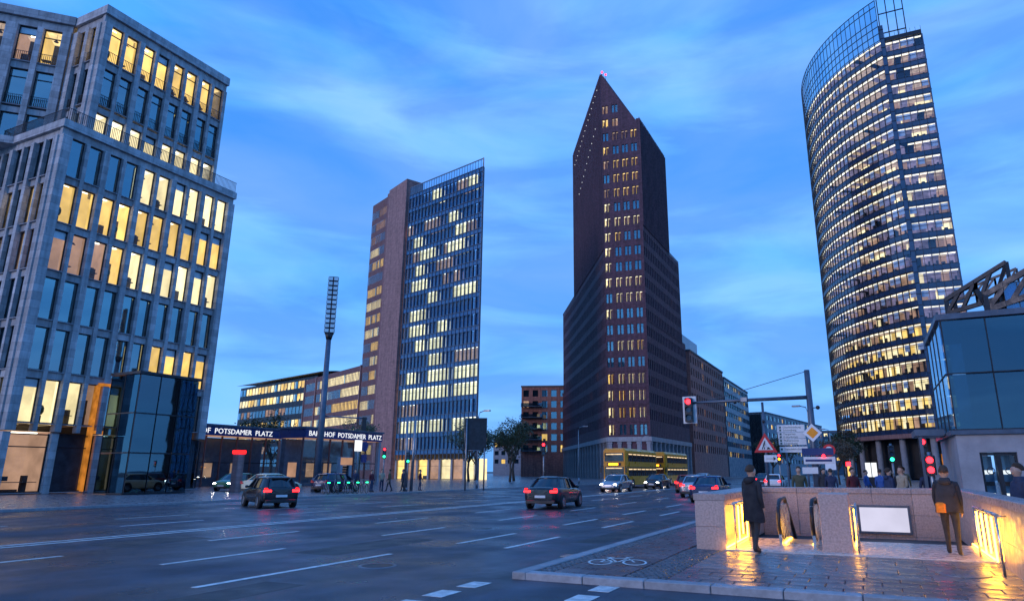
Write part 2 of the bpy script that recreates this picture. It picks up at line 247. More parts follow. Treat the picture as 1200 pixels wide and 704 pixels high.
# ================================================================== mesh tools
class MB:
    def __init__(s): s.v = []; s.f = []; s.m = []; s.mats = []; s.sm = []
    def mi(s, mat):
        if isinstance(mat, str): mat = M[mat]
        if mat not in s.mats: s.mats.append(mat)
        return s.mats.index(mat)
    def face(s, pts, mat, smooth=False):
        b = len(s.v); s.v.extend([tuple(p) for p in pts]); s.f.append(tuple(range(b, b + len(pts)))); s.m.append(s.mi(mat)); s.sm.append(smooth)
    def box(s, x0, x1, y0, y1, z0, z1, mat, bev=0.0):
        if bev > 0:
            return s.bbox(x0, x1, y0, y1, z0, z1, mat, bev)
        b = len(s.v); s.v += [(x0, y0, z0), (x1, y0, z0), (x1, y1, z0), (x0, y1, z0), (x0, y0, z1), (x1, y0, z1), (x1, y1, z1), (x0, y1, z1)]
        k = s.mi(mat)
        for q in ((0, 3, 2, 1), (4, 5, 6, 7), (0, 1, 5, 4), (1, 2, 6, 5), (2, 3, 7, 6), (3, 0, 4, 7)):
            s.f.append(tuple(b + i for i in q)); s.m.append(k); s.sm.append(False)
        return s
    def bbox(s, x0, x1, y0, y1, z0, z1, mat, e):
        """box with a chamfered top rim and vertical edges"""
        def ring(i, z): return [(x0 + i, y0 + e, z), (x0 + e, y0 + i, z), (x1 - e, y0 + i, z), (x1 - i, y0 + e, z), (x1 - i, y1 - e, z), (x1 - e, y1 - i, z), (x0 + e, y1 - i, z), (x0 + i, y1 - e, z)]
        e2 = e
        rings = [ring(0, z0), ring(0, z1 - e2)]
        top = [(x0 + e, y0 + 2 * e, z1), (x0 + 2 * e, y0 + e, z1), (x1 - 2 * e, y0 + e, z1), (x1 - e, y0 + 2 * e, z1), (x1 - e, y1 - 2 * e, z1), (x1 - 2 * e, y1 - e, z1), (x0 + 2 * e, y1 - e, z1), (x0 + e, y1 - 2 * e, z1)]
        rings.append(top); s.loft(rings, mat, cap=True); return s
    def loft(s, rings, mat, cap=True, closed=True, smooth=False):
        k = s.mi(mat); b = len(s.v); n = len(rings[0])
        for r in rings: s.v.extend([tuple(p) for p in r])
        for i in range(len(rings) - 1):
            for j in range(n if closed else n - 1):
                j2 = (j + 1) % n
                s.f.append((b + i * n + j, b + i * n + j2, b + (i + 1) * n + j2, b + (i + 1) * n + j)); s.m.append(k); s.sm.append(smooth)
        if cap:
            s.f.append(tuple(b + j for j in reversed(range(n)))); s.m.append(k); s.sm.append(False)
            o = b + (len(rings) - 1) * n
            s.f.append(tuple(o + j for j in range(n))); s.m.append(k); s.sm.append(False)
    def cyl(s, p0, p1, r0, r1, n, mat, cap=True, smooth=True):
        p0 = Vector(p0); p1 = Vector(p1); d = (p1 - p0).normalized()
        a = d.orthogonal().normalized(); c = d.cross(a)
        rg = lambda p, r: [p + a * (r * math.cos(2 * math.pi * i / n)) + c * (r * math.sin(2 * math.pi * i / n)) for i in range(n)]
        s.loft([rg(p0, r0), rg(p1, r1)], mat, cap=cap, smooth=smooth)
    def tube(s, pts, r, n, mat):
        pts = [Vector(p) for p in pts]; rings = []
        for i, p in enumerate(pts):
            d = (pts[min(i + 1, len(pts) - 1)] - pts[max(i - 1, 0)]).normalized()
            up = Vector((0, 0, 1)) if abs(d.z) < 0.95 else Vector((1, 0, 0))
            a = d.cross(up).normalized(); c = a.cross(d)
            rr = r[i] if isinstance(r, (list, tuple)) else r
            rings.append([p + a * (rr * math.cos(2 * math.pi * k / n)) + c * (rr * math.sin(2 * math.pi * k / n)) for k in range(n)])
        s.loft(rings, mat, smooth=True)
    def prism(s, poly, z0, z1, mat):
        s.loft([[(x, y, z0) for x, y in poly], [(x, y, z1) for x, y in poly]], mat)
    def sph(s, c, r, nu, nv, mat):
        rings = []
        for i in range(nv + 1):
            th = math.pi * (i + 0.001) / (nv + 0.002)
            rings.append([(c[0] + r[0] * math.sin(th) * math.cos(2 * math.pi * j / nu), c[1] + r[1] * math.sin(th) * math.sin(2 * math.pi * j / nu), c[2] - r[2] * math.cos(th)) for j in range(nu)])
        s.loft(rings, mat, smooth=True)
    def bar(s, p0, p1, w, d, mat):
        """square bar between two points"""
        p0 = Vector(p0); p1 = Vector(p1); t = (p1 - p0).normalized()
        up = Vector((0, 0, 1)) if abs(t.z) < 0.9 else Vector((0, 1, 0))
        a = t.cross(up).normalized() * w / 2; c = a.cross(t).normalized() * d / 2
        s.loft([[p + a + c, p - a + c, p - a - c, p + a - c] for p in (p0, p1)], mat)
    def add(s, o, mx):
        b = len(s.v); s.v.extend([tuple(mx @ Vector(p)) for p in o.v])
        mm = [s.mi(x) for x in o.mats]
        for f, m, sm in zip(o.f, o.m, o.sm):
            s.f.append(tuple(b + i for i in f)); s.m.append(mm[m]); s.sm.append(sm)
    def mesh(s, name):
        me = bpy.data.meshes.new(name); me.from_pydata(s.v, [], s.f)
        for m in s.mats: me.materials.append(m)
        me.polygons.foreach_set('material_index', s.m); me.polygons.foreach_set('use_smooth', s.sm)
        bm = bmesh.new(); bm.from_mesh(me); bmesh.ops.recalc_face_normals(bm, faces=bm.faces); bm.to_mesh(me); bm.free()
        me.update(); return me
def ob(name, mesh, parent=None, loc=(0, 0, 0), rz=0.0, kind=None):
    if isinstance(mesh, MB): mesh = mesh.mesh(name)
    o = bpy.data.objects.new(name, mesh); col.objects.link(o)
    if parent is not None: o.parent = parent
    o.location = loc; o.rotation_euler = (0, 0, rz)
    if kind: o['kind'] = kind
    return o
def thing(name, label, cat, loc=(0, 0, 0), rz=0.0, group=None):
    o = bpy.data.objects.new(name, None); col.objects.link(o); o.location = loc; o.rotation_euler = (0, 0, rz)
    o.empty_display_size = 0.2
    o['label'] = label; o['category'] = cat
    if group: o['group'] = group
    return o
def part(name, mesh, t, loc, rz=0.0, kind=None):
    """part given in world coordinates under an unrotated thing"""
    return ob(name, mesh, t, (loc[0] - t.location.x, loc[1] - t.location.y, loc[2] - t.location.z), rz, kind)
def struct(name, mb, loc=(0, 0, 0)):
    o = ob(name, mb, None, loc); o['kind'] = 'structure'; return o
def copy_tree(o, parent=None):
    c = o.copy(); col.objects.link(c)
    if parent is not None: c.parent = parent
    for ch in list(o.children): copy_tree(ch, c)
    return c
def text_mesh(body, size, mat, extrude=0.004, align='LEFT', sx=1.0):
    cu = bpy.data.curves.new('lettering', 'FONT'); cu.body = body; cu.size = size; cu.extrude = extrude; cu.align_x = align; cu.resolution_u = 2
    tmp = bpy.data.objects.new('lettering_tmp', cu); col.objects.link(tmp)
    dg = bpy.context.evaluated_depsgraph_get(); me = bpy.data.meshes.new_from_object(tmp.evaluated_get(dg))
    bpy.data.objects.remove(tmp); bpy.data.curves.remove(cu)
    # stand the text upright: x right, z up, facing -y
    me.transform(Matrix.Scale(sx, 4, (1, 0, 0))); me.transform(Matrix.Rotation(R(90), 4, 'X'))
    me.materials.clear(); me.materials.append(M[mat]); return me
def rotz(a): return Matrix.Rotation(a, 4, 'Z')
def TR(x, y, z, a=0.0): return Matrix.Translation((x, y, z)) @ rotz(a)

# ================================================================== ground, roads, pavement
ROAD = -0.10
mb = MB(); mb.box(-3000, 3000, -400, 6000, -0.6, -0.16, 'ground'); struct('ground', mb)
mb = MB(); mb.face([(-34, -40, ROAD), (70, -40, ROAD), (70, 10.3, ROAD), (-5.5, 10.3, ROAD), (-5.5, 900, ROAD), (-34, 900, ROAD)], 'asphalt')
struct('road', mb)
mb = MB(); mb.box(-300, -34.3, -60, 900, -0.15, -0.004, 'slab_grey'); struct('plaza', mb)
# far plaza kerb
mb = MB(); mb.box(-34.3, -34.0, -60, 900, -0.15, 0.01, 'kerb'); struct('far_kerb', mb)
# near pavement: bed, then slabs, cobble strips and kerb stones set on it
pav = MB()
pav.box(-5.2, 60, 10.55, 15.0, -0.15, -0.03, 'cobble'); pav.box(-5.2, -3.6, 15.0, 21.4, -0.15, -0.03, 'cobble')
pav.box(2.3, 60, 15.0, 21.4, -0.15, -0.03, 'cobble')
pav.box(-5.2, 60, 21.4, 150, -0.15, -0.004, 'slab_grey'); 
pavement = struct('pavement', pav)
def slab_mesh(w, d, mat, h=0.035):
    b = MB(); b.bbox(0, w, 0, d, -h, 0.0, mat, 0.008); return b.mesh('slab')
def lay(x0, x1, y0, y1, w, d, mat, stagger=0.5, gap=0.012):
    me = slab_mesh(w - gap, d - gap, mat); n = 0; row = 0; y = y0
    while y + d <= y1 + 1e-6:
        x = x0 + (row % 2) * stagger * w - (w if row % 2 and stagger else 0)
        while x < x1 - 1e-6:
            a, b = max(x, x0), min(x + w, x1)
            if b - a > 0.1:
                o = ob('slab', me, pavement, (a, y, random.uniform(-0.004, 0.003)))
                if b - a < w - 1e-6: o.scale.x = (b - a - gap) / (w - gap)
                o.rotation_euler = (random.uniform(-.003, .003), random.uniform(-.003, .003), 0); n += 1
            x += w
        y += d; row += 1
    return n
lay(-3.0, 7.0, 10.55, 12.15, 0.50, 0.40, 'slab_red')
lay(-3.0, 6.3, 12.15, 15.0, 0.93, 0.57, 'slab_grey')
lay(-4.92, -3.72, 10.55, 24.5, 0.60, 0.62, 'slab_red', 0.5)
# kerb stones, each one a piece
km = MB(); km.bbox(0, 0.988, 0, 0.25, -0.2, 0.012, 'kerb', 0.012); km = km.mesh('kerb_stone')
for i in range(20):
    o = ob('kerb_stone', km, pavement, (-5.25 + i * 1.0, 10.3, 0.0))
for i in range(28):
    o = ob('kerb_stone', km, pavement, (-5.25, 10.3 + i * 1.0, 0.0), R(90))
mb = MB(); mb.box(-5.5, -5.25, 38.31, 400, -0.2, 0.011, 'kerb'); o = ob('kerb', mb, pavement)
# mosaic cobble strips (too small to pick apart)
def cobbles(x0, x1, y0, y1, s):
    b = MB(); rnd = random.Random(3); y = y0; row = 0
    while y < y1:
        x = x0 + (row % 2) * s * 0.5
        while x < x1 - s * 0.6:
            j = lambda: rnd.uniform(-0.12, 0.12) * s
            h = rnd.uniform(-0.006, 0.006); a, c = s * 0.45, s * 0.45
            cx, cy = x + s / 2 + j() * .5, y + s / 2 + j() * .5
            q = [(cx - a + j(), cy - c + j()), (cx + a + j(), cy - c + j()), (cx + a + j(), cy + c + j()), (cx - a + j(), cy + c + j())]
            t = [(cx + (px - cx) * .78, cy + (py - cy) * .78, h) for px, py in q]
            b.loft([[(px, py, -0.03) for px, py in q], [(px, py, h - 0.012) for px, py in q], t], 'cobble'); x += s
        y += s; row += 1
    return b
o = ob('mosaic_cobbles', cobbles(-5.22, -4.94, 10.6, 24.5, 0.10), pavement, kind='stuff')
o = ob('mosaic_cobbles', cobbles(-3.70, -3.03, 10.6, 15.0, 0.105), pavement, kind='stuff')
mb = MB(); mb.box(-5.2, -3.62, 24.52, 60, -0.14, -0.001, 'slab_red'); ob('bike_path', mb, pavement)
# manhole cover
mh = MB(); prof = [(0.40, -0.02), (0.40, 0.008), (0.36, 0.012), (0.345, 0.004), (0.33, 0.012), (0.0, 0.012)]
rings = [[(r * math.cos(2 * math.pi * i / 28), r * math.sin(2 * math.pi * i / 28), z) for i in range(28)] for r, z in prof[:-1]]
mh.loft(rings, 'metal_grey')
for i in range(7):
    for j in range(7):
        x, y = (i - 3) * 0.085, (j - 3) * 0.085
        if math.hypot(x, y) < 0.29: mh.box(x - .03, x + .03, y - .03, y + .03, 0.010, 0.018, 'metal_grey')
t = thing('manhole_cover', 'round cast iron manhole cover in the grey paving before the stairs', 'manhole cover', (1.2, 13.2, 0.0)); ob('lid', mh, t)
# road markings: painted sheets a few millimetres proud
def stripe(pts, name='lane_marking'):
    b = MB(); z0, z1 = ROAD + 0.002, ROAD + 0.006
    b.loft([[(x, y, z0) for x, y in pts], [(x, y, z1) for x, y in pts]], 'paint'); return b
road_o = bpy.data.objects['road']
def line(x, y0, y1, w=0.13):
    ob('lane_marking', stripe([(x - w / 2, y0), (x + w / 2, y0), (x + w / 2, y1), (x - w / 2, y1)]), road_o)
line(-9.45, 7.5, 12.2); line(-9.3, 14.6, 17.6)
for y in (14.2, 20.5, 27, 33.5, 40, 47, 54): line(-7.75, y, y + 3.0)
for y in (21, 27, 33.5, 40, 47, 54): line(-9.3, y, y + 3)
for y in (9, 15.5, 22, 28.6, 35, 42, 49): line(-12.3, y, y + 3)
for y in (6, 12.5, 19, 25.5, 32, 39, 46): line(-15.4, y, y + 3)
line(-18.3, 4, 70, 0.16); line(-18.75, 4, 70, 0.16)
for y in (8, 14.5, 21, 27.5, 34, 41): line(-22.0, y, y + 3)
for y in (10, 16.5, 23, 29.5, 36, 43): line(-25.4, y, y + 3)
for k in range(4):          # dashed borders of the cycle crossing
    y = 7.55 + 0.86 * k
    if y < 9.8: ob('crossing_marking', stripe([(-5.95 + .02 * k, y), (-5.62 + .02 * k, y), (-5.62 + .02 * k, y + .52), (-5.95 + .02 * k, y + .52)]), road_o)
    y = 8.05 + 0.86 * k
    if y < 9.8: ob('crossing_marking', stripe([(-3.95, y), (-3.62, y), (-3.62, y + .5), (-3.95, y + .5)]), road_o)
# repair patches, gully grates and covers in the carriageway
for (x0, x1, y0, y1) in ((-11.6, -10.3, 11.5, 15.2), (-6.9, -6.1, 16, 27), (-17.2, -15.9, 10.5, 13.0), (-8.9, -8.1, 5.5, 8.4), (-21.4, -19.4, 24, 31), (-13.4, -12.7, 27, 45), (-3.2, -1.6, 7.0, 8.3)):
    b = MB(); j_ = [random.uniform(-.06, .06) for _ in range(8)]; q = [(x0 + j_[0], y0 + j_[1]), (x1 + j_[2], y0 + j_[3]), (x1 + j_[4], y1 + j_[5]), (x0 + j_[6], y1 + j_[7])]
    b.loft([[(x, y, ROAD - .01) for x, y in q], [(x, y, ROAD + .0015) for x, y in q]], 'patch'); ob('repair_patch', b, road_o)
for (x, y) in ((-5.78, 13.5), (-5.78, 24.0)):
    b = MB(); b.box(x - .22, x + .22, y - .25, y + .25, ROAD - .01, ROAD + .004, 'black')
    for k in range(7): b.box(x - .2, x + .2, y - .22 + k * .065, y - .185 + k * .065, ROAD + .005, ROAD + .012, 'metal_grey')
    ob('gully_grate', b, road_o)
for (x, y) in ((-10.9, 18.5), (-8.5, 10.6), (-16.5, 21.0)):
    b = MB(); b.cyl((x, y, ROAD - .02), (x, y, ROAD + .008), .36, .35, 24, 'metal_grey'); b.cyl((x, y, ROAD + .008), (x, y, ROAD + .011), .29, .29, 24, 'black'); ob('road_cover', b, road_o)
# bicycle symbol, painted flat on the slabs
bs = MB(); Z = 0.006
def flat_line(p, q, w):
    p, q = Vector((*p, 0)), Vector((*q, 0)); d = (q - p).normalized(); n = Vector((-d.y, d.x, 0)) * w / 2
    bs.face([(v.x, v.y, Z) for v in (p + n, p - n, q - n, q + n)], 'paint')
def flat_ring(c, r, w, n=28):
    for i in range(n):
        a, b2 = 2 * math.pi * i / n, 2 * math.pi * (i + 1) / n
        bs.face([(c[0] + rr * math.cos(t), c[1] + rr * math.sin(t), Z) for rr, t in ((r - w / 2, a), (r + w / 2, a), (r + w / 2, b2), (r - w / 2, b2))], 'paint')
# drawn in its own axes: u to the right of the rider's view, v upright
flat_ring((-0.36, 0.0), 0.24, 0.05); flat_ring((0.36, 0.0), 0.24, 0.05)
for a, b2 in (((-0.36, 0), (-0.16, 0.42)), ((-0.16, 0.36), (0.22, 0.36)), ((-0.16, 0.34), (0.0, 0.0)), ((0.0, 0.0), (0.24, 0.40)), ((0.36, 0), (0.2, 0.44)), ((-0.36, 0), (0.0, 0.0)), ((-0.26, 0.45), (-0.08, 0.45)), ((0.16, 0.48), (0.34, 0.50))): flat_line(a, b2, 0.045)
t = thing('bicycle_symbol', 'white painted bicycle symbol on the reddish cycle path', 'road marking', (-4.34, 12.2, 0.0), R(18)); s_ = ob('painted_bicycle', bs, t); s_.scale = (0.86, 1.5, 1)

# ================================================================== station stair entrance in granite
st = thing('stair_entrance', 'granite walled station stair with yellow lit handrails on the near pavement', 'stair entrance', (0, 18, 0))
def blockwall(x0, x1, y0, y1, z0, z1, along, bl, rows, cap_t=0.14, name='stone_block'):
    """masonry wall of granite blocks and coping stones, each its own piece"""
    n = max(1, round(((x1 - x0) if along == 'x' else (y1 - y0)) / bl)); L_ = ((x1 - x0) if along == 'x' else (y1 - y0)) / n
    hh = (z1 - cap_t - z0) / rows; g = 0.006
    bmh = MB(); bmh.bbox(0, L_ - g, 0, (y1 - y0 if along == 'x' else x1 - x0), 0, hh - g, 'granite', 0.006); me = bmh.mesh('stone_block')
    cmh = MB(); cmh.bbox(0, L_ - g, -0.03, (y1 - y0 if along == 'x' else x1 - x0) + 0.03, 0, cap_t, 'granite_top', 0.012); ce = cmh.mesh('coping_stone')
    for i in range(n):
        for r in range(rows):
            if along == 'x': part('stone_block', me, st, (x0 + i * L_, y0, z0 + r * hh))
            else: part('stone_block', me, st, (x1, y0 + i * L_, z0 + r * hh), R(90))
        if along == 'x': part('coping_stone', ce, st, (x0 + i * L_, y0, z1 - cap_t))
        else: part('coping_stone', ce, st, (x1, y0 + i * L_, z1 - cap_t), R(90))
blockwall(-2.94, 1.93, 21.0, 21.4, -1.2, 1.16, 'x', 0.97, 4)
blockwall(-3.6, -2.95, 15.3, 21.4, -0.1, 1.13, 'y', 2.0, 2)
blockwall(1.95, 2.30, 10.9, 21.4, -0.1, 1.16, 'y', 1.05, 2)
mb = MB(); mb.box(-2.94, 1.94, 15.0, 18.2, -0.25, 0.0, 'granite_floor'); part('landing', mb, st, (0, 0, 0))
mb = MB(); mb.bbox(-2.94, 1.94, 14.985, 15.32, -0.2, 0.02, 'granite_floor', 0.01); part('landing_edge', mb, st, (0, 0, 0))
for i in range(9):
    sm = MB(); sm.box(-2.94, 1.94, 18.2 + i * 0.3, 18.5 + i * 0.3, -2.0, -0.16 * (i + 1), 'granite_floor'); part('step', sm, st, (0, 0, 0))
mb = MB(); mb.bbox(0, 0.58, 0, 0.95, 0, 1.15, 'granite', 0.012); part('pillar', mb, st, (-1.05, 15.6, 0.0))
mb = MB(); mb.box(0, 1.30, 0, 0.05, 0, 0.74, 'metal_blue'); o = part('light_panel', mb, st, (-0.43, 20.94, -0.03))
mb = MB(); mb.box(0.06, 1.24, -0.012, -0.002, 0.06, 0.68, 'white_panel'); ob('panel_face', mb, o)
# escalators between the left wall and the pillar
def escalator(x):
    b = MB(); pts = [(x, 16.2 + 0.5 * (1 - math.cos(a)), 0.55 + 0.42 * math.sin(a)) for a in [R(-60 + 15 * k) for k in range(11)]]
    b.tube([(x, 16.75, 0.12)] + pts[0:1] + pts[1:] + [(x, 17.6, 0.98), (x, 20.9, -0.9)], 0.045, 8, 'black')
    h = part('handrail', b, st, (0, 0, 0))
    c = MB(); c.prism([(x - .03, 16.3), (x + .03, 16.3), (x + .03, 18.2), (x - .03, 18.2)], 0.0, 0.86, 'steel'); part('balustrade', c, st, (0, 0, 0))
    l = MB(); l.box(x - .034, x - .031, 16.4, 18.1, 0.35, 0.41, 'led_yellow'); part('light_strip', l, st, (0, 0, 0))
for x in (-1.95, -1.25): escalator(x)
mb = MB()
for i in range(9): mb.box(-1.9, -1.3, 17.0 + i * .12, 17.06 + i * .12, 0.002, 0.014, 'metal_grey')
mb.box(-1.9, -1.3, 16.6, 18.15, 0.0, 0.004, 'steel'); part('escalator_plate', mb, st, (0, 0, 0))
# handrails with yellow tubes
def rail_bars(x, ys, side, zt=0.92):
    rb = MB(); rb.tube([(x, ys[0] - .2, zt), (x, ys[-1] + .2, zt)], 0.026, 10, 'steel')
    for y in (ys[0] - .1, ys[-1] + .1): rb.tube([(x, y, 0.0), (x, y, zt)], 0.02, 8, 'steel'); rb.tube([(x, y, zt - .02), (x + side * .14, y, zt - .02)], 0.014, 6, 'steel')
    part('handrail', rb, st, (0, 0, 0))
    for i, y in enumerate(ys):
        z0 = 0.12 + (0.0 if i % 2 else 0.08); l = MB(); l.tube([(x + side * .02, y, z0), (x + side * .02, y, zt - .07)], 0.017, 8, 'led_yellow'); part('light_tube', l, st, (0, 0, 0))
rail_bars(1.78, [13.4, 14.0, 14.6, 15.2, 15.8], 1)
rail_bars(-2.80, [15.7, 16.2, 16.7, 17.3], -1)
rail_bars(-0.36, [15.75, 16.35], -1)

for x in (-2.93, 1.90):  # added glow strips that turn the landing yellow, not known lamps
    l = MB(); l.box(x, x + .03, 15.15, 18.15, .03, .055, 'led_yellow'); part('added_floor_glow', l, st, (0, 0, 0))
for x in (-1.90, -1.30, -.44):  # more of the added glow, beside the escalators and the pillar
    l = MB(); l.box(x - .015, x + .015, 16.65, 18.1, .02, .045, 'led_yellow'); part('added_floor_glow', l, st, (0, 0, 0))
# ================================================================== grey stone corner building, far left
def room_mesh(w, h, wall, ceil, kind, d=3.5, tube=True):
    b = MB(); x0, x1, z0, z1, y0, y1 = -0.08, w + 0.08, -0.06, h + 0.16, 0.42, d
    b.face([(x0, y1, z0), (x1, y1, z0), (x1, y1, z1), (x0, y1, z1)], wall)
    b.face([(x0, y0, z1), (x1, y0, z1), (x1, y1, z1), (x0, y1, z1)], ceil)
    b.face([(x0, y0, z0), (x0, y1, z0), (x0, y1, z1), (x0, y0, z1)], wall)
    b.face([(x1, y0, z0), (x1, y1, z0), (x1, y1, z1), (x1, y0, z1)], wall)
    b.face([(x0, y0, z0), (x1, y0, z0), (x1, y1, z0), (x0, y1, z0)], 'furn')
    if tube and kind != 2:
        for yy in (0.9, 1.9, 2.9): b.box(w * .2, w * .8, yy, yy + .16, z1 - .12, z1 - .06, 'tube')
    b.box(x0, x1, y1 - .35, y1 - .02, z1 - .5, z1 - .02, 'furn') if kind in (1, 4) else None
    if kind == 4: b.box(w * .15, w * .45, y1 - .08, y1 - .02, 0, 2.2, 'furn'); b.box(w * .6, w * .95, 1.0, 1.4, 0, 1.1, 'furn')
    if kind == 0:      # desk with monitor
        b.box(0.1, w - .1, .7, 1.3, .70, .75, 'furn'); b.box(.3, .8, .85, .90, .82, 1.15, 'furn'); b.box(w * .7, w * .7 + .35, 1.2, 1.5, .0, 1.2, 'furn')
    elif kind == 1:    # shelf and plant
        b.box(w * .62, w - .04, 1.6, 2.2, 0, 2.1, 'furn'); b.sph((.35, .7, 1.0), (.25, .25, .4), 7, 5, 'leaf'); b.box(.27, .43, .62, .78, 0, .6, 'furn')
    elif kind == 2:    # hanging lamp
        b.tube([(w * .5, 1.0, z1), (w * .5, 1.0, z1 - .6)], .012, 4, 'furn'); b.cyl((w * .5, 1.0, z1 - .78), (w * .5, 1.0, z1 - .6), .2, .06, 10, 'furn'); b.box(0, w * .5, .6, 1.1, .7, .75, 'furn')
    elif kind == 3:    # half drawn blind
        b.box(0.02, w - .02, .40, .42, h * .80, h, 'white'); b.box(w * .1, w * .5, 1.2, 1.6, 0, 1.3, 'furn')
    return b.mesh('room')
def frame_mesh(w, h, transom=None, t=.07):
    b = MB(); b.box(0, t, .30, .40, 0, h, 'frame_dark'); b.box(w - t, w, .30, .40, 0, h, 'frame_dark')
    b.box(t, w - t, .30, .40, 0, t, 'frame_dark'); b.box(t, w - t, .30, .40, h - t, h, 'frame_dark')
    if transom: b.box(t, w - t, .29, .39, transom, transom + t * .9, 'frame_dark')
    b.box(-.02, w + .02, -.02, .30, -.06, -.003, 'stone_smooth'); return b.mesh('window')
def pane_mesh(w, h, mat): 
    b = MB(); b.face([(.05, .355, .05), (w - .05, .355, .05), (w - .05, .355, h - .05), (.05, .355, h - .05)], mat); return b.mesh('pane')
def dark_room_mesh(w, h):
    b = MB(); b.face([(-.05, .7, -.05), (w + .05, .7, -.05), (w + .05, .7, h + .1), (-.05, .7, h + .1)], 'dark_room'); b.face([(-.05, .41, h + .1), (w + .05, .41, h + .1), (w + .05, .7, h + .1), (-.05, .7, h + .1)], 'dark_room'); return b.mesh('dark_room')
def railing_mesh(w, h=1.0, y=0.10):
    b = MB(); b.box(0, w, y, y + .04, h - .04, h, 'frame_dark'); b.box(0, w, y, y + .04, .06, .10, 'frame_dark'); n = int(w / .14)
    for i in range(n): x = (i + .5) * w / n; b.box(x - .016, x + .016, y + .005, y + .035, .1, h - .04, 'frame_dark')
    return b.mesh('railing')
_cache = {}
def cached(key, fn):
    if key not in _cache: _cache[key] = fn()
    return _cache[key]
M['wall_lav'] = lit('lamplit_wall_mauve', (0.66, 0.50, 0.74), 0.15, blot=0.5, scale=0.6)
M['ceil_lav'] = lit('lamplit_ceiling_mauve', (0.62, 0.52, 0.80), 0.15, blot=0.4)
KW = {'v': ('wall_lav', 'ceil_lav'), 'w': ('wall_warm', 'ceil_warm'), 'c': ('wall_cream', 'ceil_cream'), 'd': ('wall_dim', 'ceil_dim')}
def put_window(t, ox, oy, rz, u, z, w, h, code, transom=None, rail=False):
    x = ox + u * math.cos(rz); y = oy + u * math.sin(rz)
    fr = part('window', cached(('f', w, h, transom), lambda: frame_mesh(w, h, transom)), t, (x, y, z), rz)
    ob('pane', cached(('p', w, h, code == '.'), lambda: pane_mesh(w, h, 'pane_dark' if code == '.' else 'pane')), fr)
    if code == '.': ob('dark_room', cached(('dr', w, h), lambda: dark_room_mesh(w, h)), fr)
    else:
        k = random.randrange(5); wl, cl = KW[code]
        ob('room', cached(('r', w, h, code, k), lambda: room_mesh(w, h, wl, cl, k)), fr)
    if rail: ob('railing', cached(('rl', w), lambda: railing_mesh(w)), fr)
def stone_facade(t, ox, oy, rz, width, wins, rows, rowh, storey, transom=None, rail=False, thin=0.30):
    """piers, spandrels and windows; rows = [(top z, codes)]; wins = [(u, w)]"""
    def P(name, u0, u1, d0, d1, z0, z1, mat='stone'):
        key = (name, round(u1 - u0, 3), d0, d1, round(z1 - z0, 3), mat)
        def mk():
            b = MB(); b.box(0, u1 - u0, d0, d1, 0, z1 - z0, mat); return b.mesh(name)
        part(name, cached(key, mk), t, (ox + u0 * math.cos(rz), oy + u0 * math.sin(rz), z0), rz)
    edges = [0.0]
    for u, w in wins: edges += [u, u + w]
    edges.append(width)
    for (zt, codes) in rows:
        zb = zt - rowh
        for i in range(0, len(edges), 2):
            e0, e1 = edges[i], edges[i + 1]
            if e1 - e0 > 0.02: P('pier', e0, e1, -0.12 if e1 - e0 > thin + .05 else -0.02, 0.5, zt - storey + .004, zt)
        P('spandrel', 0.004, width - .004, 0.14, 0.5, zt + .003, zt + storey - rowh - .003)
        for (u, w), c in zip(wins, codes):
            if c != ' ': put_window(t, ox, oy, rz, u, zb, w, rowh, c, transom, rail)
lb = thing('office_building', 'grey stone corner office block with tall lit windows and set back top storeys', 'building', (-64, 35, 0))
wins = []
for i in range(5): wins += [(0.7 + 3.05 * i, 1.15), (0.7 + 3.05 * i + 1.45, 1.15)]
tops = [27.7 - 3.87 * k for k in range(6)]
codes_main = ['....cccccc', 'wwwwwwwwww', 'dd.ddcccdc'.replace('dcd', 'ccc'), '..........', '......wwww', 'cccd......']
codes_main[2] = 'dddwcccccc'
stone_facade(lb, -55.5, 27.0, R(90), 16.2, wins, list(zip(tops, codes_main)), 3.25, 3.87)
# left flank of the lower block (faces -Y)
winsL = []; u = 0.6
for i in range(6): winsL += [(u, 1.15), (u + 1.45, 1.15)]; u += 3.05
wl_ = u + 0.1
codes_left = ['............', '........w.ww', '...w..wwd.wd', '............', '....d.......', '.......dc.cc']
stone_facade(lb, -56.004 - wl_, 27.0, 0, wl_, winsL, list(zip(tops, codes_left)), 3.25, 3.87)
# ground floor of the block: tall shopfront bays
def shopfront(ox, oy, rz, width, n, codes):
    bw = width / n
    for i in range(n):
        u0 = i * bw; cx, sx = math.cos(rz), math.sin(rz)
        b = MB(); b.box(0, .5, 0.0, .55, 0, 4.4, 'stone'); part('pier', b, lb, (ox + u0 * cx, oy + u0 * sx, 0), rz)
        w = bw - .5; x, y = ox + (u0 + .5) * cx, oy + (u0 + .5) * sx
        fr = part('shop_window', cached(('sf', round(w, 3)), lambda: frame_mesh(w, 4.2, 3.2, .09)), lb, (x, y, 0.12), rz)
        ob('pane', cached(('sp', round(w, 3)), lambda: pane_mesh(w, 4.2, 'pane')), fr)
        ob('room', cached(('sr', round(w, 3), codes[i]), lambda: room_mesh(w, 4.2, *KW[codes[i]], i % 4, d=3.2)), fr) if codes[i] != '.' else ob('dark_room', cached(('sd', round(w, 3)), lambda: dark_room_mesh(w, 4.2)), fr)
shopfront(-55.5, 27.0, R(90), 16.2, 5, 'd.dd.')
shopfront(-56.004 - wl_, 27.0, 0, wl_, 5, '.d.d.')
